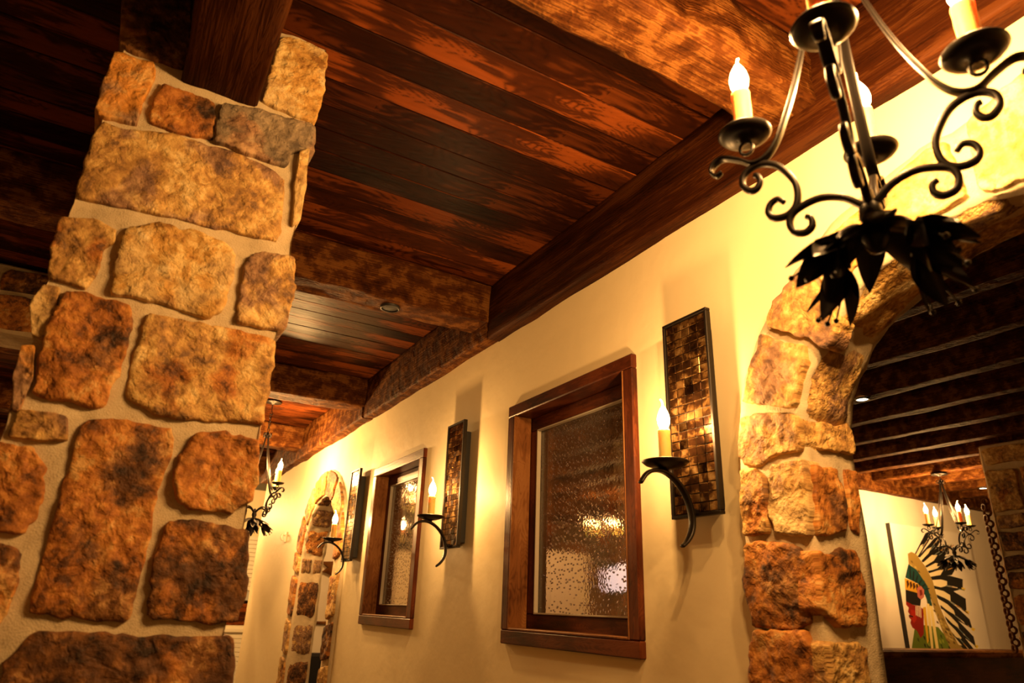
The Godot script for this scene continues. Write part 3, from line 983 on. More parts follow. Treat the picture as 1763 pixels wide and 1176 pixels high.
# ================================================================ beams
func hew(called: String, label: String, a: Vector3, b: Vector3, w: float, h: float, mat: Material, sd: int, group: String, rough := 0.006) -> void:
	var c := (a + b) / 2 + Vector3(0, EYE, 0)
	var o := MeshInstance3D.new()
	o.name = numbered(called)
	o.mesh = beam_mesh(a.distance_to(b), w, h, sd, rough)
	o.material_override = mat
	o.position = c
	if absf(a.z - b.z) > absf(a.x - b.x): o.rotation.y = PI / 2
	add_child(o)
	o.set_meta("label", label)
	o.set_meta("category", "beam")
	o.set_meta("group", group)
func build_beams() -> void:
	# plate beam along the top of the cream wall, in lengths that butt against each other
	var g := "plate beams on top of the cream wall"
	hew("wall_beam", "dark timber along the wall top above the large stone arch and chandelier", Vector3(1.487, 1.39, 3.0), Vector3(1.487, 1.39, -2.79), 0.105, 0.288, M.stained, 11, g, 0.004)
	hew("wall_beam", "hewn timber along the wall top between the second and third ceiling joists", Vector3(1.485, 1.39, -2.80), Vector3(1.485, 1.39, -4.66), 0.11, 0.288, M.hewn, 12, g)
	hew("wall_beam", "lit hewn timber along the wall top above the small stone arch", Vector3(1.48, 1.39, -4.67), Vector3(1.48, 1.39, -8.26), 0.12, 0.288, M.hewn, 13, g, 0.008)
	# beam into the stone pier
	g = "beams carried by the stone pier"
	hew("pier_beam", "dark timber beam running overhead into the notch of the stone pier", Vector3(0.019, 1.39, 3.0), Vector3(0.019, 1.39, -1.70), 0.187, 0.288, M.stained, 14, g, 0.004)
	hew("pier_beam", "timber beam continuing behind the stone pier", Vector3(0.019, 1.39, -1.75), Vector3(0.019, 1.39, -8.3), 0.187, 0.288, M.stained, 15, g)
	g = "joists across the corridor ceiling"
	var names := ["heavy hewn joist lit by the near chandelier, golden with axe marks", "hewn joist with a round black recessed fitting in its underside", "dark joist between the two windows and the far chandelier", "short lit joist just behind the far chandelier", "last dark joist at the end of the corridor"]
	var zs := [-0.98, -2.88, -4.75, -6.52, -8.2]
	for i in 5:
		hew("ceiling_joist", names[i], Vector3(0.112, 1.43, zs[i]), Vector3(1.436, 1.43, zs[i]), 0.19 if i else 0.16, 0.205, M.hewn, 20 + i, g, 0.022 if i == 0 else 0.008)
	g = "joists across the dark ceiling left of the pier"
	for i in 5:
		hew("side_joist", "dark joist across the unlit ceiling left of the stone pier", Vector3(-4.4, 1.43, zs[i]), Vector3(-0.076, 1.43, zs[i]), 0.19, 0.205, M.hewn, 30 + i, g)
	# recessed fitting under the second joist
	var t := thing("recessed_light", "round black recessed ceiling fitting, unlit, in the joist underside", "light", Vector3(0.95, EYE + 1.325, -2.88))
	part("trim_ring", lathe([0.038, -0.010, 0.041, -0.013, 0.046, -0.011, 0.047, 0.004], 28), M.black, t)
	part("baffle", lathe([0.039, -0.006, 0.034, -0.008, 0.0, -0.009], 24), M.black, t)

# ================================================================ stone pier
func stones_px(parent: Node3D, list: Array, org: Vector3, to_plane: Callable, u: Vector3, v: Vector3, n: Vector3, proud: float, back: float, sd: int, grow := 0.0) -> void:
	var k := 0
	for s in list:
		var pts := PackedVector2Array()
		var flat: Array = s[1]
		for i in flat.size() / 2:
			var p: Vector3 = to_plane.call(flat[2 * i], flat[2 * i + 1])
			pts.append(Vector2((p - org).dot(u), (p - org).dot(v)))
		part("stone", rock_mesh(pts, org - parent.position, u, v, n, proud + 0.004 * sin(k * 2.4), back, sd + k, 76, 11, 0.0065, grow), M[s[0]], parent)
		k += 1
func stones_auto(parent: Node3D, polys: Array, org: Vector3, u: Vector3, v: Vector3, n: Vector3, proud: float, back: float, sd: int, mats: Array, pts := 20, rings := 3) -> void:
	var r := RandomNumberGenerator.new()
	r.seed = sd
	for pl in polys:
		part("stone", rock_mesh(pl, org - parent.position, u, v, n, proud, back, r.randi() % 10000, pts, rings), M[mats[r.randi() % mats.size()]], parent)
func build_pier() -> void:
	var zf := -1.66
	var base := Vector3(0.025, 0, zf - 0.25)
	var t := thing("stone_pier", "rough golden stone pier with wide mortar joints carrying a timber beam", "pillar", base)
	# mortar core
	var ns := FastNoiseLite.new()
	ns.seed = 5; ns.frequency = 8.0; ns.fractal_octaves = 3
	var st := begin()
	var x0 := -0.24
	var x1 := 0.240
	var hgt := EYE + 1.53
	var wob := func(p: Vector3) -> Vector3: return p + Vector3(ns.get_noise_3d(p.x, p.y, p.z), 0, ns.get_noise_3d(p.x, p.y + 7, p.z)) * 0.009
	sheet(st, 24, 120, func(i: float, j: float) -> Vector3: return wob.call(Vector3(lerpf(x0, x1, i), hgt * j, 0.246)), false)
	sheet(st, 24, 120, func(i: float, j: float) -> Vector3: return wob.call(Vector3(lerpf(x0, x1, i), hgt * j, -0.25)), true)
	sheet(st, 24, 120, func(i: float, j: float) -> Vector3: return wob.call(Vector3(x1, hgt * j, lerpf(-0.25, 0.25, i))), true)
	sheet(st, 24, 120, func(i: float, j: float) -> Vector3: return wob.call(Vector3(x0, hgt * j, lerpf(-0.25, 0.25, i))), false)
	part("mortar", done(st), M.mortar, t, Vector3.ZERO, "sandy raked mortar")
	var list := [
		["brown", [222, -40, 332, -40, 320, 116, 270, 104, 238, 92, 207, 78]],
		["orange", [199, 94, 262, 116, 264, 136, 245, 170, 235, 213, 205, 207, 170, 199, 167, 188, 184, 136]],
		["rust", [282, 150, 340, 167, 368, 182, 361, 238, 306, 228, 259, 213, 269, 177]],
		["grey", [385, 185, 439, 194, 541, 221, 537, 262, 504, 259, 488, 288, 470, 282, 408, 259, 371, 245, 378, 208]],
		["gold", [483, 70, 531, 76, 562, 99, 553, 163, 541, 211, 493, 194, 453, 177, 466, 129]],
		["tan", [177, 213, 211, 225, 289, 235, 385, 262, 456, 289, 487, 310, 484, 360, 474, 416, 440, 408, 375, 390, 290, 372, 190, 352, 133, 342, 150, 282]],
		["pale", [513, 268, 530, 262, 516, 380, 502, 388]],
		["mauve", [104, 378, 170, 383, 197, 400, 190, 421, 172, 430, 167, 468, 146, 492, 88, 482, 92, 434]],
		["gold", [221, 394, 272, 390, 344, 405, 402, 431, 395, 485, 378, 540, 350, 545, 272, 520, 197, 506, 204, 441]],
		["umber", [429, 445, 456, 438, 504, 448, 504, 489, 490, 564, 459, 564, 408, 554, 419, 492]],
		["pale", [75, 496, 102, 499, 88, 543, 73, 581, 56, 571, 58, 523]],
		["rust", [112, 504, 170, 516, 221, 530, 225, 560, 204, 635, 177, 700, 119, 690, 61, 676, 75, 601]],
		["mauve", [255, 543, 340, 560, 472, 584, 466, 635, 449, 727, 374, 722, 306, 722, 252, 703, 218, 686, 238, 601, 248, 571]],
		["orange", [37, 601, 60, 601, 52, 652, 34, 707, 22, 703, 30, 639]],
		["tan", [37, 710, 112, 720, 112, 758, 20, 751]],
		["rust", [140, 735, 163, 722, 225, 728, 296, 740, 296, 780, 265, 854, 252, 932, 221, 1068, 130, 1060, 51, 1052, 82, 946, 112, 837]],
		["rust", [340, 748, 390, 750, 442, 762, 442, 810, 432, 858, 395, 878, 323, 875, 299, 841, 310, 790]],
		["brown", [289, 898, 340, 902, 425, 915, 421, 1014, 404, 1069, 306, 1065, 255, 1058, 272, 967]],
		["rust", [-46, 766, 55, 772, 75, 810, 58, 888, 41, 916, -60, 903]],
		["rust", [-62, 935, 20, 943, 32, 956, 29, 994, 0, 1072, -82, 1070]],
		["brown", [65, 1089, 170, 1092, 255, 1099, 400, 1096, 398, 1230, 60, 1260, -10, 1240, 12, 1140]],
	]
	stones_px(t, list, Vector3(0.025, 0, zf), func(px: float, py: float) -> Vector3: return on_z(px, py, zf), Vector3.RIGHT, Vector3.UP, Vector3.BACK, 0.013, 0.09, 900, 0.006)
	# below the frame, and the other three sides
	var mats := ["tan", "gold", "rust", "brown", "mauve", "orange"]
	stones_auto(t, courses(Vector2(-0.245, 0.02), Vector2(0.25, EYE - 0.28), 3, 0.17, 0.3, 0.16, 0.34, 0.03), Vector3(0.025, 0, zf), Vector3.RIGHT, Vector3.UP, Vector3.BACK, 0.018, 0.05, 31, mats, 28, 5)
	stones_auto(t, courses(Vector2(0.02, 0.02), Vector2(0.40, EYE + 1.5), 4, 0.17, 0.3, 0.16, 0.34, 0.03), Vector3(0.265, 0, zf), Vector3.FORWARD, Vector3.UP, Vector3.RIGHT, 0.006, 0.05, 32, mats, 28, 5)
	stones_auto(t, courses(Vector2(0.02, 0.02), Vector2(0.40, EYE + 1.5), 5, 0.17, 0.3, 0.16, 0.34, 0.03), Vector3(-0.215, 0, zf), Vector3.FORWARD, Vector3.UP, Vector3.LEFT, 0.006, 0.05, 33, mats, 28, 5)

# ================================================================ arches
func build_arches() -> void:
	var mats := ["tan", "gold", "rust", "brown", "mauve"]
	# large near arch
	var inner := arch_curve(-0.55, 0.553, 0.42, 0.43)
	var outer := arch_curve(-0.55, 0.765, 0.655, 0.40)
	var base := Vector3(1.59, 0, -0.55)
	var t := thing("stone_arch", "large rough stone arch behind the near chandelier", "arch", base)
	var mo := arch_mortar(inner, outer, 1.476, 1.674, 8)
	part("mortar", mo, M.mortar, t, -base, "sandy raked mortar")
	var fx := 1.474
	var face := [
		["tan", [1330, 528, 1322, 560, 1352, 568, 1392, 578, 1412, 598, 1424, 590, 1443, 552, 1425, 520, 1400, 490, 1385, 465, 1362, 480]],
		["tan", [1313, 578, 1341, 590, 1380, 597, 1384, 624, 1377, 657, 1369, 695, 1355, 698, 1280, 690, 1293, 643]],
		["tan", [1274, 722, 1314, 714, 1374, 716, 1376, 776, 1336, 776, 1306, 798, 1280, 798, 1272, 782]],
		["mauve", [1277, 814, 1297, 809, 1317, 830, 1322, 915, 1280, 918]],
		["pale", [1327, 802, 1380, 795, 1386, 830, 1393, 922, 1371, 920, 1334, 911, 1324, 881]],
		["rust", [1282, 937, 1324, 935, 1374, 945, 1385, 969, 1380, 1012, 1391, 1066, 1361, 1083, 1297, 1076, 1294, 1046, 1280, 1009]],
		["rust", [1297, 1088, 1388, 1090, 1395, 1117, 1400, 1250, 1296, 1250, 1292, 1133]],
		["gold", [1400, 448, 1440, 395, 1500, 347, 1520, 395, 1468, 455, 1436, 496, 1412, 480]],
		["gold", [1517, 340, 1560, 292, 1625, 243, 1640, 300, 1656, 338, 1600, 372, 1545, 396, 1528, 385]],
		["gold", [1668, 206, 1763, 130, 1830, 85, 1850, 280, 1763, 304, 1690, 328, 1677, 265]],
	]
	stones_px(t, face, Vector3(fx, 0, -0.55), func(px: float, py: float) -> Vector3: return on_x(px, py, fx - 0.012), Vector3.BACK, Vector3.UP, Vector3.LEFT, 0.016, 0.05, 1200, 0.006)
	var jz := -1.103
	var jamb := [
		["rust", [1425, 619, 1448, 617, 1478, 632, 1469, 657, 1461, 714, 1392, 711, 1403, 670, 1414, 643]],
		["mauve", [1399, 725, 1429, 733, 1456, 728, 1466, 770, 1466, 787, 1434, 782, 1401, 774]],
		["rust", [1390, 800, 1435, 804, 1447, 857, 1452, 918, 1402, 925]],
		["rust", [1449, 805, 1471, 809, 1478, 925, 1462, 915]],
		["rust", [1397, 945, 1415, 955, 1442, 940, 1469, 948, 1480, 1009, 1486, 1080, 1435, 1081, 1405, 1049, 1405, 995]],
		["mauve", [1418, 1101, 1475, 1105, 1487, 1117, 1492, 1200, 1428, 1200]],
	]
	stones_px(t, jamb.slice(1), Vector3(1.59, 0, jz), func(px: float, py: float) -> Vector3: return on_z(px, py, jz), Vector3.RIGHT, Vector3.UP, Vector3.BACK, 0.014, 0.05, 1300, -0.003)
	# stones of the underside and the right leg, following the curve
	arch_stones(t, inner, outer, 1.476, 1.674, 7, 44, mats)
	# small far arch
	inner = arch_curve(-5.615, 0.485, 0.50, 0.30)
	outer = arch_curve(-5.61, 0.665, 0.66, 0.35)
	base = Vector3(1.59, 0, -5.61)
	var t2 := thing("stone_arch", "small rough stone arch between the far sconce and the corridor end", "arch", base)
	part("mortar", arch_mortar(inner, outer, 1.478, 1.674, 9), M.mortar, t2, -base, "sandy raked mortar")
	arch_stones(t2, inner, outer, 1.478, 1.674, -1, 55, ["tan", "mauve", "rust", "brown"], ["brown", "umber", "rust", "brown"])  # second list is darker: shade of the unlit inner faces put into stone colour

# voussoirs: on the face ring and on the underside; curves share their parameter. skip: number of leading face bays already built
func arch_stones(t: Node3D, inner: Array, outer: Array, x0: float, x1: float, skip: int, sd: int, mats: Array, inner_shade_mats := []) -> void:
	var r := RandomNumberGenerator.new()
	r.seed = sd
	var n := inner.size() - 1
	var cuts := []       # indices into the curves
	var i := 0.0
	while i < n:
		cuts.append(i)
		var leg := i < 6 or i > n - 6
		i += r.randf_range(0.75, 1.15) if leg else r.randf_range(3.2, 4.6)
	cuts.append(float(n))
	var at := func(curve: Array, f: float) -> Vector2:
		var k := clampi(int(f), 0, n - 1)
		return (curve[k] as Vector2).lerp(curve[k + 1], f - k)
	for c in cuts.size() - 1:
		var c0: float = cuts[c]
		var c1: float = cuts[c + 1]
		# face bay
		var traced: bool = skip >= 0 and c0 > 3.0 and c0 < 20.0
		var low: bool = skip >= 0 and c1 <= 4.6
		if not traced:
			var pts := PackedVector2Array()
			var g := 0.06
			for k in 5: pts.append((at.call(inner, lerpf(c0, c1, 0.07 + 0.86 * k / 4.0)) as Vector2).lerp(at.call(outer, lerpf(c0, c1, 0.07 + 0.86 * k / 4.0)), g))
			for k in 5: pts.append((at.call(inner, lerpf(c1, c0, 0.07 + 0.86 * k / 4.0)) as Vector2).lerp(at.call(outer, lerpf(c1, c0, 0.07 + 0.86 * k / 4.0)), 1.0 - g * 0.3))
			var mid := Vector2.ZERO
			for p in pts: mid += p
			mid /= pts.size()
			if not (skip >= 0 and mid.y > -0.28 and mid.x < -0.95) and not (skip >= 0 and mid.y > 0.4 and mid.x < -0.2):
				var org := Vector3(x0 + 0.002, EYE, 0)
				part("stone", rock_mesh(pts, org - t.position, Vector3.BACK, Vector3.UP, Vector3.LEFT, 0.02, 0.05, r.randi() % 10000, 28, 6), M[mats[r.randi() % mats.size()]], t)
		# underside bay: curved patch, one or two stones across
		var m0: Vector2 = at.call(inner, (c0 + c1) / 2)
		var hidden: bool = skip >= 0 and m0.x < -1.0 and m0.y < 0.52 and m0.y > -0.28
		if hidden: continue
		var cross := [[0.06, 0.94]]
		if r.randf() < 0.4: cross = [[0.05, 0.5], [0.56, 0.95]]
		for cr in cross:
			part("stone", under_stone(inner, c0, c1, lerpf(x0, x1, cr[0]), lerpf(x0, x1, cr[1]), r.randi() % 10000, at, t.position), M[mats[r.randi() % mats.size()] if inner_shade_mats.is_empty() else inner_shade_mats[r.randi() % inner_shade_mats.size()]], t)
func under_stone(inner: Array, c0: float, c1: float, xa: float, xb: float, sd: int, at: Callable, base: Vector3) -> ArrayMesh:
	var ns := FastNoiseLite.new()
	ns.seed = sd; ns.frequency = 9.0; ns.fractal_octaves = 4
	var st := begin()
	var off := (sd % 97) / 97.0
	var f := func(i: float, j: float) -> Vector3:
		var fi := lerpf(c0, c1, 0.06 + 0.88 * i)
		var p: Vector2 = at.call(inner, fi)
		var q: Vector2 = at.call(inner, fi + 0.02)
		var tan := (q - p).normalized()
		var nrm := Vector2(tan.y, -tan.x)
		var e := minf(minf(i, 1 - i) * 6.0, minf(j, 1 - j) * 6.0)
		var hgt := 0.018 * smoothstep(0.0, 1.0, clampf(e, 0, 1)) + 0.014 * ns.get_noise_3d(p.x, p.y, xa + j * 0.3) * clampf(e, 0, 1) - 0.006
		return Vector3(lerpf(xa, xb, j + 0.05 * ns.get_noise_2d(p.x * 2, p.y * 2 + j)), p.y + nrm.y * hgt + EYE, p.x + nrm.x * hgt) - base
	sheet(st, 12, 8, f, true, 0.5 + off)
	return done(st)

func build_openings() -> void:
	make_window("window_1", "dark red-brown box-framed window of rippled glass between the first two sconces", -2.631, -1.760, -0.126, 0.863)
	make_window("window_2", "dark red-brown box-framed window of rippled glass between the second and third sconces", -4.440, -3.600, -0.112, 0.848)
	make_sconce("iron candle sconce with mirror mosaic panel beside the large stone arch", -1.458, 1)
	make_sconce("iron candle sconce with mirror mosaic panel between the two windows", -3.105, 2)
	make_sconce("iron candle sconce with mirror mosaic panel beside the small stone arch", -4.725, 3)

# ================================================================ the room behind the wall
func build_next_room() -> void:
	# cream wall with the portrait, and the other walls of that room
	var pw := struct("wall_portrait", Vector3(7.9, 0, -4.35))
	part("wall_face", box(Vector3(0, 1.57, 0), Vector3(4.2, 3.13, 0.2), 0.0), M.white, pw)
	var bw := struct("wall_back", Vector3(3.85, 0, -8.1))
	part("wall_face", box(Vector3(0, 1.57, 0), Vector3(4.5, 3.13, 0.2), 0.0), M.white, bw)
	var sw := struct("wall_return", Vector3(5.95, 0, -6.3))
	part("wall_face", box(Vector3(0, 1.57, 0), Vector3(0.2, 3.13, 3.7), 0.0), M.white, sw)
	var hdr := thing("header_boards", "dark boards high on the back wall of the portrait room", "panelling", Vector3(3.8, EYE + 0.76, -7.985))
	for q in 4: part("board", box(Vector3(0, 0.06 + q * 0.121, 0), Vector3(4.1, 0.118, 0.02), 0.003, Vector2(q * 0.7, q * 0.23), 0.42), M.plank_mid, hdr)
	var rb := thing("wall_boards", "dark upright boards on the return wall of the portrait room", "panelling", Vector3(5.835, 0, -6.2))
	for q in 24: part("board", box(Vector3(0, 1.5, -1.7 + q * 0.147), Vector3(0.02, 2.98, 0.144), 0.003, Vector2(q * 0.37, q * 0.23), 0.42), [M.plank_mid, M.plank_dark, M.plank_light][q % 3], rb)
	var g := "plate beams of the room with the portrait"
	hew("room_beam", "dark brown timber along the top of the portrait wall", Vector3(5.8, 1.39, -4.21), Vector3(9.9, 1.39, -4.21), 0.10, 0.288, M.hewn, 61, g, 0.004)
	hew("room_beam", "dark brown timber along the top of the back wall seen through the windows", Vector3(1.7, 1.39, -7.96), Vector3(5.9, 1.39, -7.96), 0.10, 0.288, M.hewn, 62, g, 0.004)
	g = "close-set joists over the room with the portrait"
	var x := 1.93
	var k := 0
	while x < 9.8:
		var deep := -4.16 if x > 5.8 else -7.9
		hew("room_joist", "narrow dark joist of the close-set row over the portrait room", Vector3(x, 1.43, 0.9), Vector3(x, 1.43, deep), 0.105, 0.2, M.hewn, 70 + k, g, 0.004)
		x += 0.52
		k += 1
	# portrait on canvas
	var zc := -4.206
	var tl := on_z(1531, 900, zc)
	var left := 6.80
	var right := 8.20
	var top := tl.y
	var bottom := top - 1.75
	var cv := thing("canvas_portrait", "large canvas of a red-faced man in a feathered headdress on white", "painting", Vector3((left + right) / 2, bottom, -4.226))
	part("stretcher", box(Vector3(0, 0.875, 0), Vector3(right - left, 1.75, 0.044), 0.002), M.black, cv, Vector3.ZERO, "black canvas edge")
	var iw := 720
	var ih := 900
	var im := Image.create(iw, ih, false, Image.FORMAT_RGB8)
	im.fill(Color(0.93, 0.90, 0.85))
	var z4 := func(flat: Array) -> Array:      # traced in an 840 x 1176 view of the frame's lower right corner
		var out := []
		for i in flat.size() / 2:
			var p := on_z(1480 + flat[2 * i] * 0.3369, 780 + flat[2 * i + 1] * 0.3367, zc)
			out.append(Vector2((p.x - left) / (right - left) * iw, (top - p.y) / 1.75 * ih))
		return out
	var black := Color(0.035, 0.03, 0.03)
	var feathers := [[300, 520, 275, 515, 335, 420, 385, 400, 350, 455], [320, 545, 300, 520, 380, 445, 430, 425, 395, 480], [340, 575, 318, 545, 410, 480, 470, 480, 430, 530], [352, 605, 338, 575, 430, 535, 500, 545, 440, 590], [365, 635, 350, 605, 440, 580, 505, 570, 470, 620], [378, 690, 365, 640, 460, 635, 525, 650, 525, 690, 455, 705], [395, 740, 380, 690, 470, 710, 540, 745, 545, 800, 480, 770], [415, 800, 395, 745, 490, 790, 560, 845, 575, 885, 500, 850], [440, 860, 415, 800, 510, 870, 580, 930, 592, 970, 520, 925], [470, 930, 440, 865, 520, 930, 590, 1003, 575, 1010, 510, 985], [505, 985, 470, 930, 530, 990, 560, 1015, 540, 1015, 515, 1010]]
	for f in feathers:
		var fcx := 0.0
		var fcy := 0.0
		for i in f.size() / 2:
			fcx += f[2 * i] / (f.size() / 2.0); fcy += f[2 * i + 1] / (f.size() / 2.0)
		for i in f.size() / 2:
			f[2 * i + 1] = int(fcy + (f[2 * i + 1] - fcy) * 1.22)
		fill_poly(im, z4.call(f), black)
		var inn := []
		var n2: int = f.size() / 2
		var bx: float = (f[0] + f[2]) / 2.0
		var by: float = (f[1] + f[3]) / 2.0
		for i in n2:
			inn.append(lerpf(bx, f[2 * i], 0.48)); inn.append(lerpf(by, f[2 * i + 1], 0.48))
		fill_poly(im, z4.call(inn), Color(0.88, 0.82, 0.66))
		var tx: float = f[2 * (n2 - 2)]
		var ty: float = f[2 * (n2 - 2) + 1]
		if ty > 560: fill_poly(im, z4.call([tx - 6, ty - 8, tx + 14, ty - 2, tx + 8, ty + 12, tx - 4, ty + 6]), Color(0.93, 0.80, 0.2))
		for q in 7:      # barbs
			var a := rng.randf_range(0.35, 0.85)
			var b := a + 0.2
			var jx: float = rng.randf_range(-8, 8)
			fill_poly(im, z4.call([lerpf(bx, tx, a) + jx, lerpf(by, ty, a) + jx, lerpf(bx, tx, b) + jx, lerpf(by, ty, b) + jx, lerpf(bx, tx, b) + jx, lerpf(by, ty, b) + jx + 5, lerpf(bx, tx, a) + jx, lerpf(by, ty, a) + jx + 4]), [Color(0.75, 0.55, 0.25), Color(0.85, 0.8, 0.7), Color(0.45, 0.5, 0.5), black][q % 4])
	fill_poly(im, z4.call([280, 895, 330, 880, 400, 890, 450, 950, 480, 1020, 262, 1020, 272, 950]), Color(0.38, 0.46, 0.12))
	for q in 26:
		var px := rng.randf_range(280, 460)
		var py := rng.randf_range(905, 1005)
		fill_poly(im, z4.call([px, py, px + 8, py + 3, px + 12, py + 22, px + 3, py + 14]), [Color(0.2, 0.27, 0.08), Color(0.55, 0.6, 0.2), Color(0.1, 0.12, 0.06)][q % 3])
	fill_poly(im, z4.call([245, 515, 262, 505, 285, 515, 335, 580, 372, 655, 402, 770, 442, 865, 500, 975, 545, 1015, 470, 1015, 420, 905, 380, 800, 350, 705, 300, 612, 250, 572]), Color(0.60, 0.50, 0.24))
	for q in 60:
		var t := rng.randf()
		var px := lerpf(260, 480, t) + rng.randf_range(-16, 16)
		var py := 545.0 + 430.0 * pow(t, 0.85) + rng.randf_range(-20, 20)
		fill_poly(im, z4.call([px, py, px + 9, py + 4, px + 13, py + 16, px + 2, py + 10]), [Color(0.42, 0.34, 0.15), Color(0.72, 0.64, 0.36), Color(0.35, 0.27, 0.12)][q % 3])
	fill_poly(im, z4.call([248, 568, 290, 598, 345, 680, 372, 790, 350, 770, 322, 700, 300, 668, 232, 636]), Color(0.05, 0.25, 0.24))
	for q in 6: fill_poly(im, z4.call([252 + q * 20, 580 + q * 22, 258 + q * 20, 584 + q * 22, 262 + q * 14, 640 + q * 12, 254 + q * 14, 638 + q * 12]), Color(0.02, 0.09, 0.09))
	fill_poly(im, z4.call([229, 640, 270, 655, 318, 685, 322, 722, 290, 715, 232, 697]), Color(0.80, 0.60, 0.14))
	for q in 5: fill_poly(im, z4.call([238 + q * 16, 655 + q * 6, 246 + q * 16, 650 + q * 6, 252 + q * 16, 672 + q * 6, 242 + q * 16, 690 + q * 4]), Color(0.25, 0.12, 0.05))
	fill_poly(im, z4.call([233, 698, 295, 716, 312, 745, 308, 782, 268, 775, 236, 758]), Color(0.05, 0.04, 0.04))
	fill_poly(im, z4.call([292, 690, 310, 678, 328, 700, 328, 735, 312, 750, 295, 735]), Color(0.72, 0.40, 0.36))
	fill_poly(im, z4.call([304, 700, 316, 698, 320, 724, 308, 730]), Color(0.45, 0.12, 0.1))
	fill_poly(im, z4.call([236, 758, 270, 776, 306, 784, 325, 800, 326, 925, 310, 946, 292, 908, 268, 892, 258, 868, 262, 852, 250, 838, 256, 826, 246, 812, 250, 790, 236, 775]), Color(0.55, 0.07, 0.03))
	fill_poly(im, z4.call([262, 800, 285, 806, 290, 850, 276, 870, 262, 842]), Color(0.68, 0.12, 0.05))
	fill_poly(im, z4.call([250, 826, 272, 834, 270, 840, 250, 834]), Color(0.22, 0.02, 0.01))
	for q in 4: fill_poly(im, z4.call([284 + q * 8, 782, 288 + q * 8, 782, 290 + q * 8, 830 + q * 4, 286 + q * 8, 830 + q * 4]), Color(0.9, 0.85, 0.75))
	for q in [[322, 790, 336, 786, 352, 960, 344, 975], [340, 772, 354, 770, 376, 998, 364, 1000], [356, 780, 370, 782, 404, 1005, 390, 1012]]:
		fill_poly(im, z4.call(q), Color(0.92, 0.84, 0.55) if q[0] != 322 else Color(0.85, 0.68, 0.15))
	var pm := StandardMaterial3D.new()
	pm.albedo_texture = ImageTexture.create_from_image(im)
	pm.roughness = 0.6
	var ps := begin()
	var hw := (right - left) / 2
	var A := Vector3(-hw, 1.75, 0.0228)
	var B := Vector3(hw, 1.75, 0.0228)
	var C := Vector3(hw, 0, 0.0228)
	var D := Vector3(-hw, 0, 0.0228)
	tri(ps, A, B, C, Vector2(0, 0), Vector2(1, 0), Vector2(1, 1))
	tri(ps, A, C, D, Vector2(0, 0), Vector2(1, 1), Vector2(0, 1))
	part("canvas", done(ps), pm, cv, Vector3.ZERO, "painted portrait on white canvas")
	# low partition with a wooden cap
	var lg := thing("partition", "low dark wood partition with a polished wooden cap below the portrait", "partition", Vector3(6.0, 0, -3.3))
	part("cap", box(Vector3(0, EYE - 0.19, 0), Vector3(4.2, 0.05, 0.26), 0.012, Vector2(0.2, 0.3), 0.5), M.beam, lg)
	part("panel", box(Vector3(0, (EYE - 0.215) / 2, 0), Vector3(4.1, EYE - 0.215, 0.12), 0.004, Vector2(0.6, 0.1), 0.6), M.frame, lg)
	# stone pier of that room: its face looks along the passage wall
	var px := 5.75
	var z1 := -2.76
	var pr := thing("stone_pier", "dim brown stone pier beside the portrait in the next room", "pillar", Vector3(px + 0.2, 0, -1.6))
	part("mortar", box(Vector3(-0.04, (EYE + 1.32) / 2, 0), Vector3(0.28, EYE + 1.32, 2.3), 0.01), M.mortar, pr)
	stones_auto(pr, courses(Vector2(-2.29, 0.02), Vector2(0.0, EYE + 1.31), 77, 0.16, 0.34, 0.2, 0.46, 0.035), Vector3(px + 0.02, 0, -0.45), Vector3.BACK, Vector3.UP, Vector3.LEFT, 0.03, 0.04, 91, ["brown", "rust", "mauve", "brown", "tan"], 24, 4)
	stones_auto(pr, courses(Vector2(0.03, 0.02), Vector2(0.29, EYE + 1.31), 78, 0.16, 0.34, 0.16, 0.3, 0.035), Vector3(px, 0, -2.75), Vector3.RIGHT, Vector3.UP, Vector3.FORWARD, 0.015, 0.04, 92, ["brown", "rust", "mauve"], 20, 3)
	# chain of carved rings down the pier's corner
	var ch := thing("ring_chain", "chain of small carved rings hanging down the dim pier's corner", "trim", Vector3(px + 0.0, EYE - 0.16, -2.785))
	var rg := begin()
	add_bar(rg, ring_path(Vector3.ZERO, Vector3.RIGHT, Vector3.UP, 0.026, 0.024, 14), Vector3.BACK, 0.018, 0.016, 1, 1, true, 6)
	var rm := done(rg)
	for q in 26:
		var o := part("ring", rm, M.beam, ch, Vector3(0.012 * (q % 2), 0.03 + q * 0.041, 0.008 * (q % 2)))
		o.rotation.y = 0.9 + 0.5 * (q % 2)
	# recessed downlights, lit
	for s in [[3.985, 1.326, -2.51], [7.65, 1.326, -3.68]]:
		var dl := thing("downlight", "small bright downlight in a joist underside just inside the large arch" if s[0] < 5 else "small bright recessed downlight near the portrait wall", "light", Vector3(s[0], EYE + s[1], s[2]), "recessed downlights in the portrait room")
		part("trim_ring", lathe([0.034, 0.004, 0.036, -0.006, 0.042, -0.005, 0.044, 0.004], 24), M.black, dl)
		part("lamp_face", lathe([0.0, 0.002, 0.033, 0.002, 0.034, -0.003, 0.0, -0.004], 24), glow(Vector3(1.0, 0.85, 0.6), 5.0), dl)
		var sl := SpotLight3D.new()
		sl.name = "lamp"
		sl.light_color = lamp_color
		sl.light_energy = 1.5
		sl.light_size = 0.03
		sl.spot_angle = 42.0
		sl.spot_range = 12.0
		sl.spot_attenuation = 2.0
		sl.shadow_enabled = true
		sl.position = Vector3(0, -0.02, 0)
		sl.rotation.x = -PI / 2
		dl.add_child(sl)
	var tv := thing("wall_screen", "small bluish lit screen on dark boards, seen through the first window", "screen", Vector3(5.79, EYE + 0.27, -7.25))
	part("bezel", box(Vector3(0, 0.16, 0), Vector3(0.05, 0.36, 0.62), 0.006), M.black, tv)
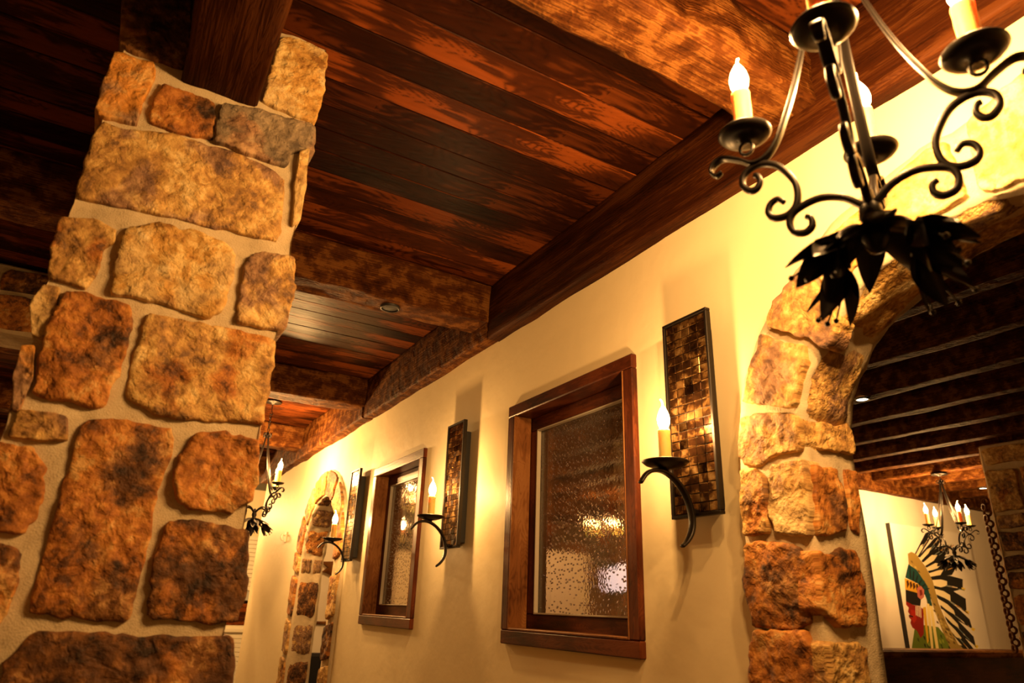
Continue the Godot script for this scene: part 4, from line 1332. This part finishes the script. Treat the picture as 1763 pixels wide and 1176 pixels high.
	part("screen", box(Vector3(-0.027, 0.16, 0), Vector3(0.006, 0.32, 0.58), 0.001), glow(Vector3(0.55, 0.66, 1.0), 0.9), tv)
	# black booth back with nailheads, and a rail, seen through the small arch
	var bo := thing("booth", "black leather booth back with a line of nailheads inside the small arch", "seat", Vector3(2.25, 0, -7.7))
	part("back", box(Vector3(0, (EYE - 0.48) / 2, 0), Vector3(0.9, EYE - 0.48, 0.14), 0.03), M.leather, bo)
	var nl := lathe([0.0, 0.006, 0.006, 0.004, 0.009, 0.0], 8)
	for q in 18:
		var o := part("nailhead", nl, M.stud, bo, Vector3(-0.02, EYE - 0.55 - q * 0.05, 0.072))
		o.rotation.x = PI / 2
	var rl := thing("wall_rail", "thin dark rail on the cream wall inside the small arch", "rail", Vector3(2.6, EYE - 0.20, -7.985))
	part("rail", box(Vector3.ZERO, Vector3(1.7, 0.03, 0.03), 0.005), M.beam, rl)
	var ca := thing("carved_bracket", "dark brown carved bracket on the wall inside the small arch", "bracket", Vector3(2.30, EYE + 0.27, -7.98))
	var cst := begin()
	var prof := [Vector2(-0.14, 0.16), Vector2(0.10, 0.175), Vector2(0.10, -0.06), Vector2(0.0, 0.02), Vector2(-0.08, 0.05), Vector2(-0.12, 0.05), Vector2(-0.06, 0.10)]
	for zz in [0.05, -0.02]:
		var tr := Geometry2D.triangulate_polygon(PackedVector2Array(prof))
		for q in range(0, tr.size(), 3):
			var v := [prof[tr[q]], prof[tr[q + 1]], prof[tr[q + 2]]]
			tri(cst, Vector3(v[0].x, v[0].y, zz), Vector3(v[1].x, v[1].y, zz), Vector3(v[2].x, v[2].y, zz))
	for q in prof.size():
		var a: Vector2 = prof[q]
		var b: Vector2 = prof[(q + 1) % prof.size()]
		tri(cst, Vector3(a.x, a.y, 0.05), Vector3(b.x, b.y, 0.05), Vector3(b.x, b.y, -0.02))
		tri(cst, Vector3(a.x, a.y, 0.05), Vector3(b.x, b.y, -0.02), Vector3(a.x, a.y, -0.02))
	part("carving", done(cst), M.beam, ca)

# ================================================================ far end and the unlit room on the left
func build_far_end() -> void:
	# panelled end wall: pale boards, grey ledge, brown boards, rail, pale boards
	var e := thing("board_cladding", "pale and brown horizontal boards with a grey ledge at the corridor end", "panelling", Vector3(1.6, 0, -10.98))
	var pale := plain(Vector3(0.80, 0.74, 0.58), 0.5)
	var y := 0.05
	while y < EYE + 0.86:
		var rel := y - EYE
		var m: Material = pale
		if rel > -0.38 and rel < 0.0: m = M.plank_light
		if not (rel > -0.04 and rel < 0.13):
			part("board", box(Vector3(0, y + 0.028, 0), Vector3(2.6, 0.054, 0.03), 0.004, Vector2(y, y * 3.0), 0.5), m, e)
		y += 0.058
	part("ledge", box(Vector3(0, EYE + 0.06, 0.03), Vector3(2.6, 0.13, 0.09), 0.006), plain(Vector3(0.42, 0.42, 0.40), 0.5), e)
	part("rail", box(Vector3(0, EYE - 0.40, 0.025), Vector3(2.6, 0.05, 0.06), 0.006), pale, e)
	# small iron hook with a glass drop on the cream wall
	var hk := thing("wall_hook", "small clear glass hook on the cream wall left of the small arch", "hook", Vector3(1.5, EYE + 0.5, -6.88))
	part("plate", box(Vector3(-0.006, 0.07, 0), Vector3(0.012, 0.10, 0.05), 0.004), plain(Vector3(0.7, 0.62, 0.5), 0.3), hk)
	part("drop", bar([Vector3(-0.012, 0.085, 0), Vector3(-0.03, 0.095, 0), Vector3(-0.045, 0.075, 0), Vector3(-0.04, 0.05, 0), Vector3(-0.025, 0.04, 0)], Vector3.BACK, 0.03, 0.016), plain(Vector3(0.75, 0.68, 0.55), 0.15), hk)
	# stone lintel over an opening in the unlit room
	var li := thing("stone_lintel", "dim stone lintel over a dark opening left of the pier", "lintel", Vector3(-1.75, EYE + 1.17, -4.05))
	part("mortar", box(Vector3(0, 0.175, 0), Vector3(3.2, 0.35, 0.28), 0.01), M.mortar, li)
	stones_auto(li, courses(Vector2(-1.59, 0.01), Vector2(1.59, 0.34), 12, 0.12, 0.2, 0.18, 0.4, 0.03), Vector3(-1.75, EYE + 1.17, -3.91), Vector3.RIGHT, Vector3.UP, Vector3.BACK, 0.016, 0.04, 41, ["brown", "rust", "mauve", "tan"], 20, 3)
	for s in [-1.0, 1.0]:
		var pc := thing("stone_post", "plain dim stone post under the lintel, " + ("far side" if s < 0 else "pier side"), "pillar", Vector3(-1.75 + 1.45 * s, 0, -4.05))
		part("mortar", box(Vector3(0, (EYE + 1.17) / 2, 0), Vector3(0.3, EYE + 1.17, 0.28), 0.01), M.mortar, pc)
		stones_auto(pc, courses(Vector2(-0.15, 0.02), Vector2(0.15, EYE + 1.16), 13, 0.16, 0.3, 0.14, 0.3, 0.03), Vector3(-1.75 + 1.45 * s, 0, -3.91), Vector3.RIGHT, Vector3.UP, Vector3.BACK, 0.016, 0.04, 42, ["brown", "rust", "mauve", "tan"], 20, 3)

func build_lamps() -> void:
	var cy := EYE + 1.525
	make_chandelier("black iron candle chandelier close by, in front of the large stone arch", Vector3(0.965, cy, -0.5424), 1.158)
	make_chandelier("iron candle chandelier half hidden by the stone pier, far down the corridor", Vector3(0.972, cy, -5.68), 0.93, 0.9)
	make_chandelier("iron candle chandelier hanging before the feathered-headdress portrait", Vector3(6.61, EYE + 1.322, -3.53), 0.55, 0.58)
	make_chandelier("iron candle chandelier seen blurred through the second window", Vector3(2.45, EYE + 1.322, -6.30), 0.9, 0.4)
	make_chandelier("iron candle chandelier seen blurred through the first window", Vector3(5.05, EYE + 1.322, -6.6), 0.2, 0.35)
	make_chandelier("added iron candle chandelier, unseen behind the stone pier, lighting the far end", Vector3(0.80, cy, -9.1), 0.4, 1.5)  # unseen fitting, added to brighten the end wall and far plaster
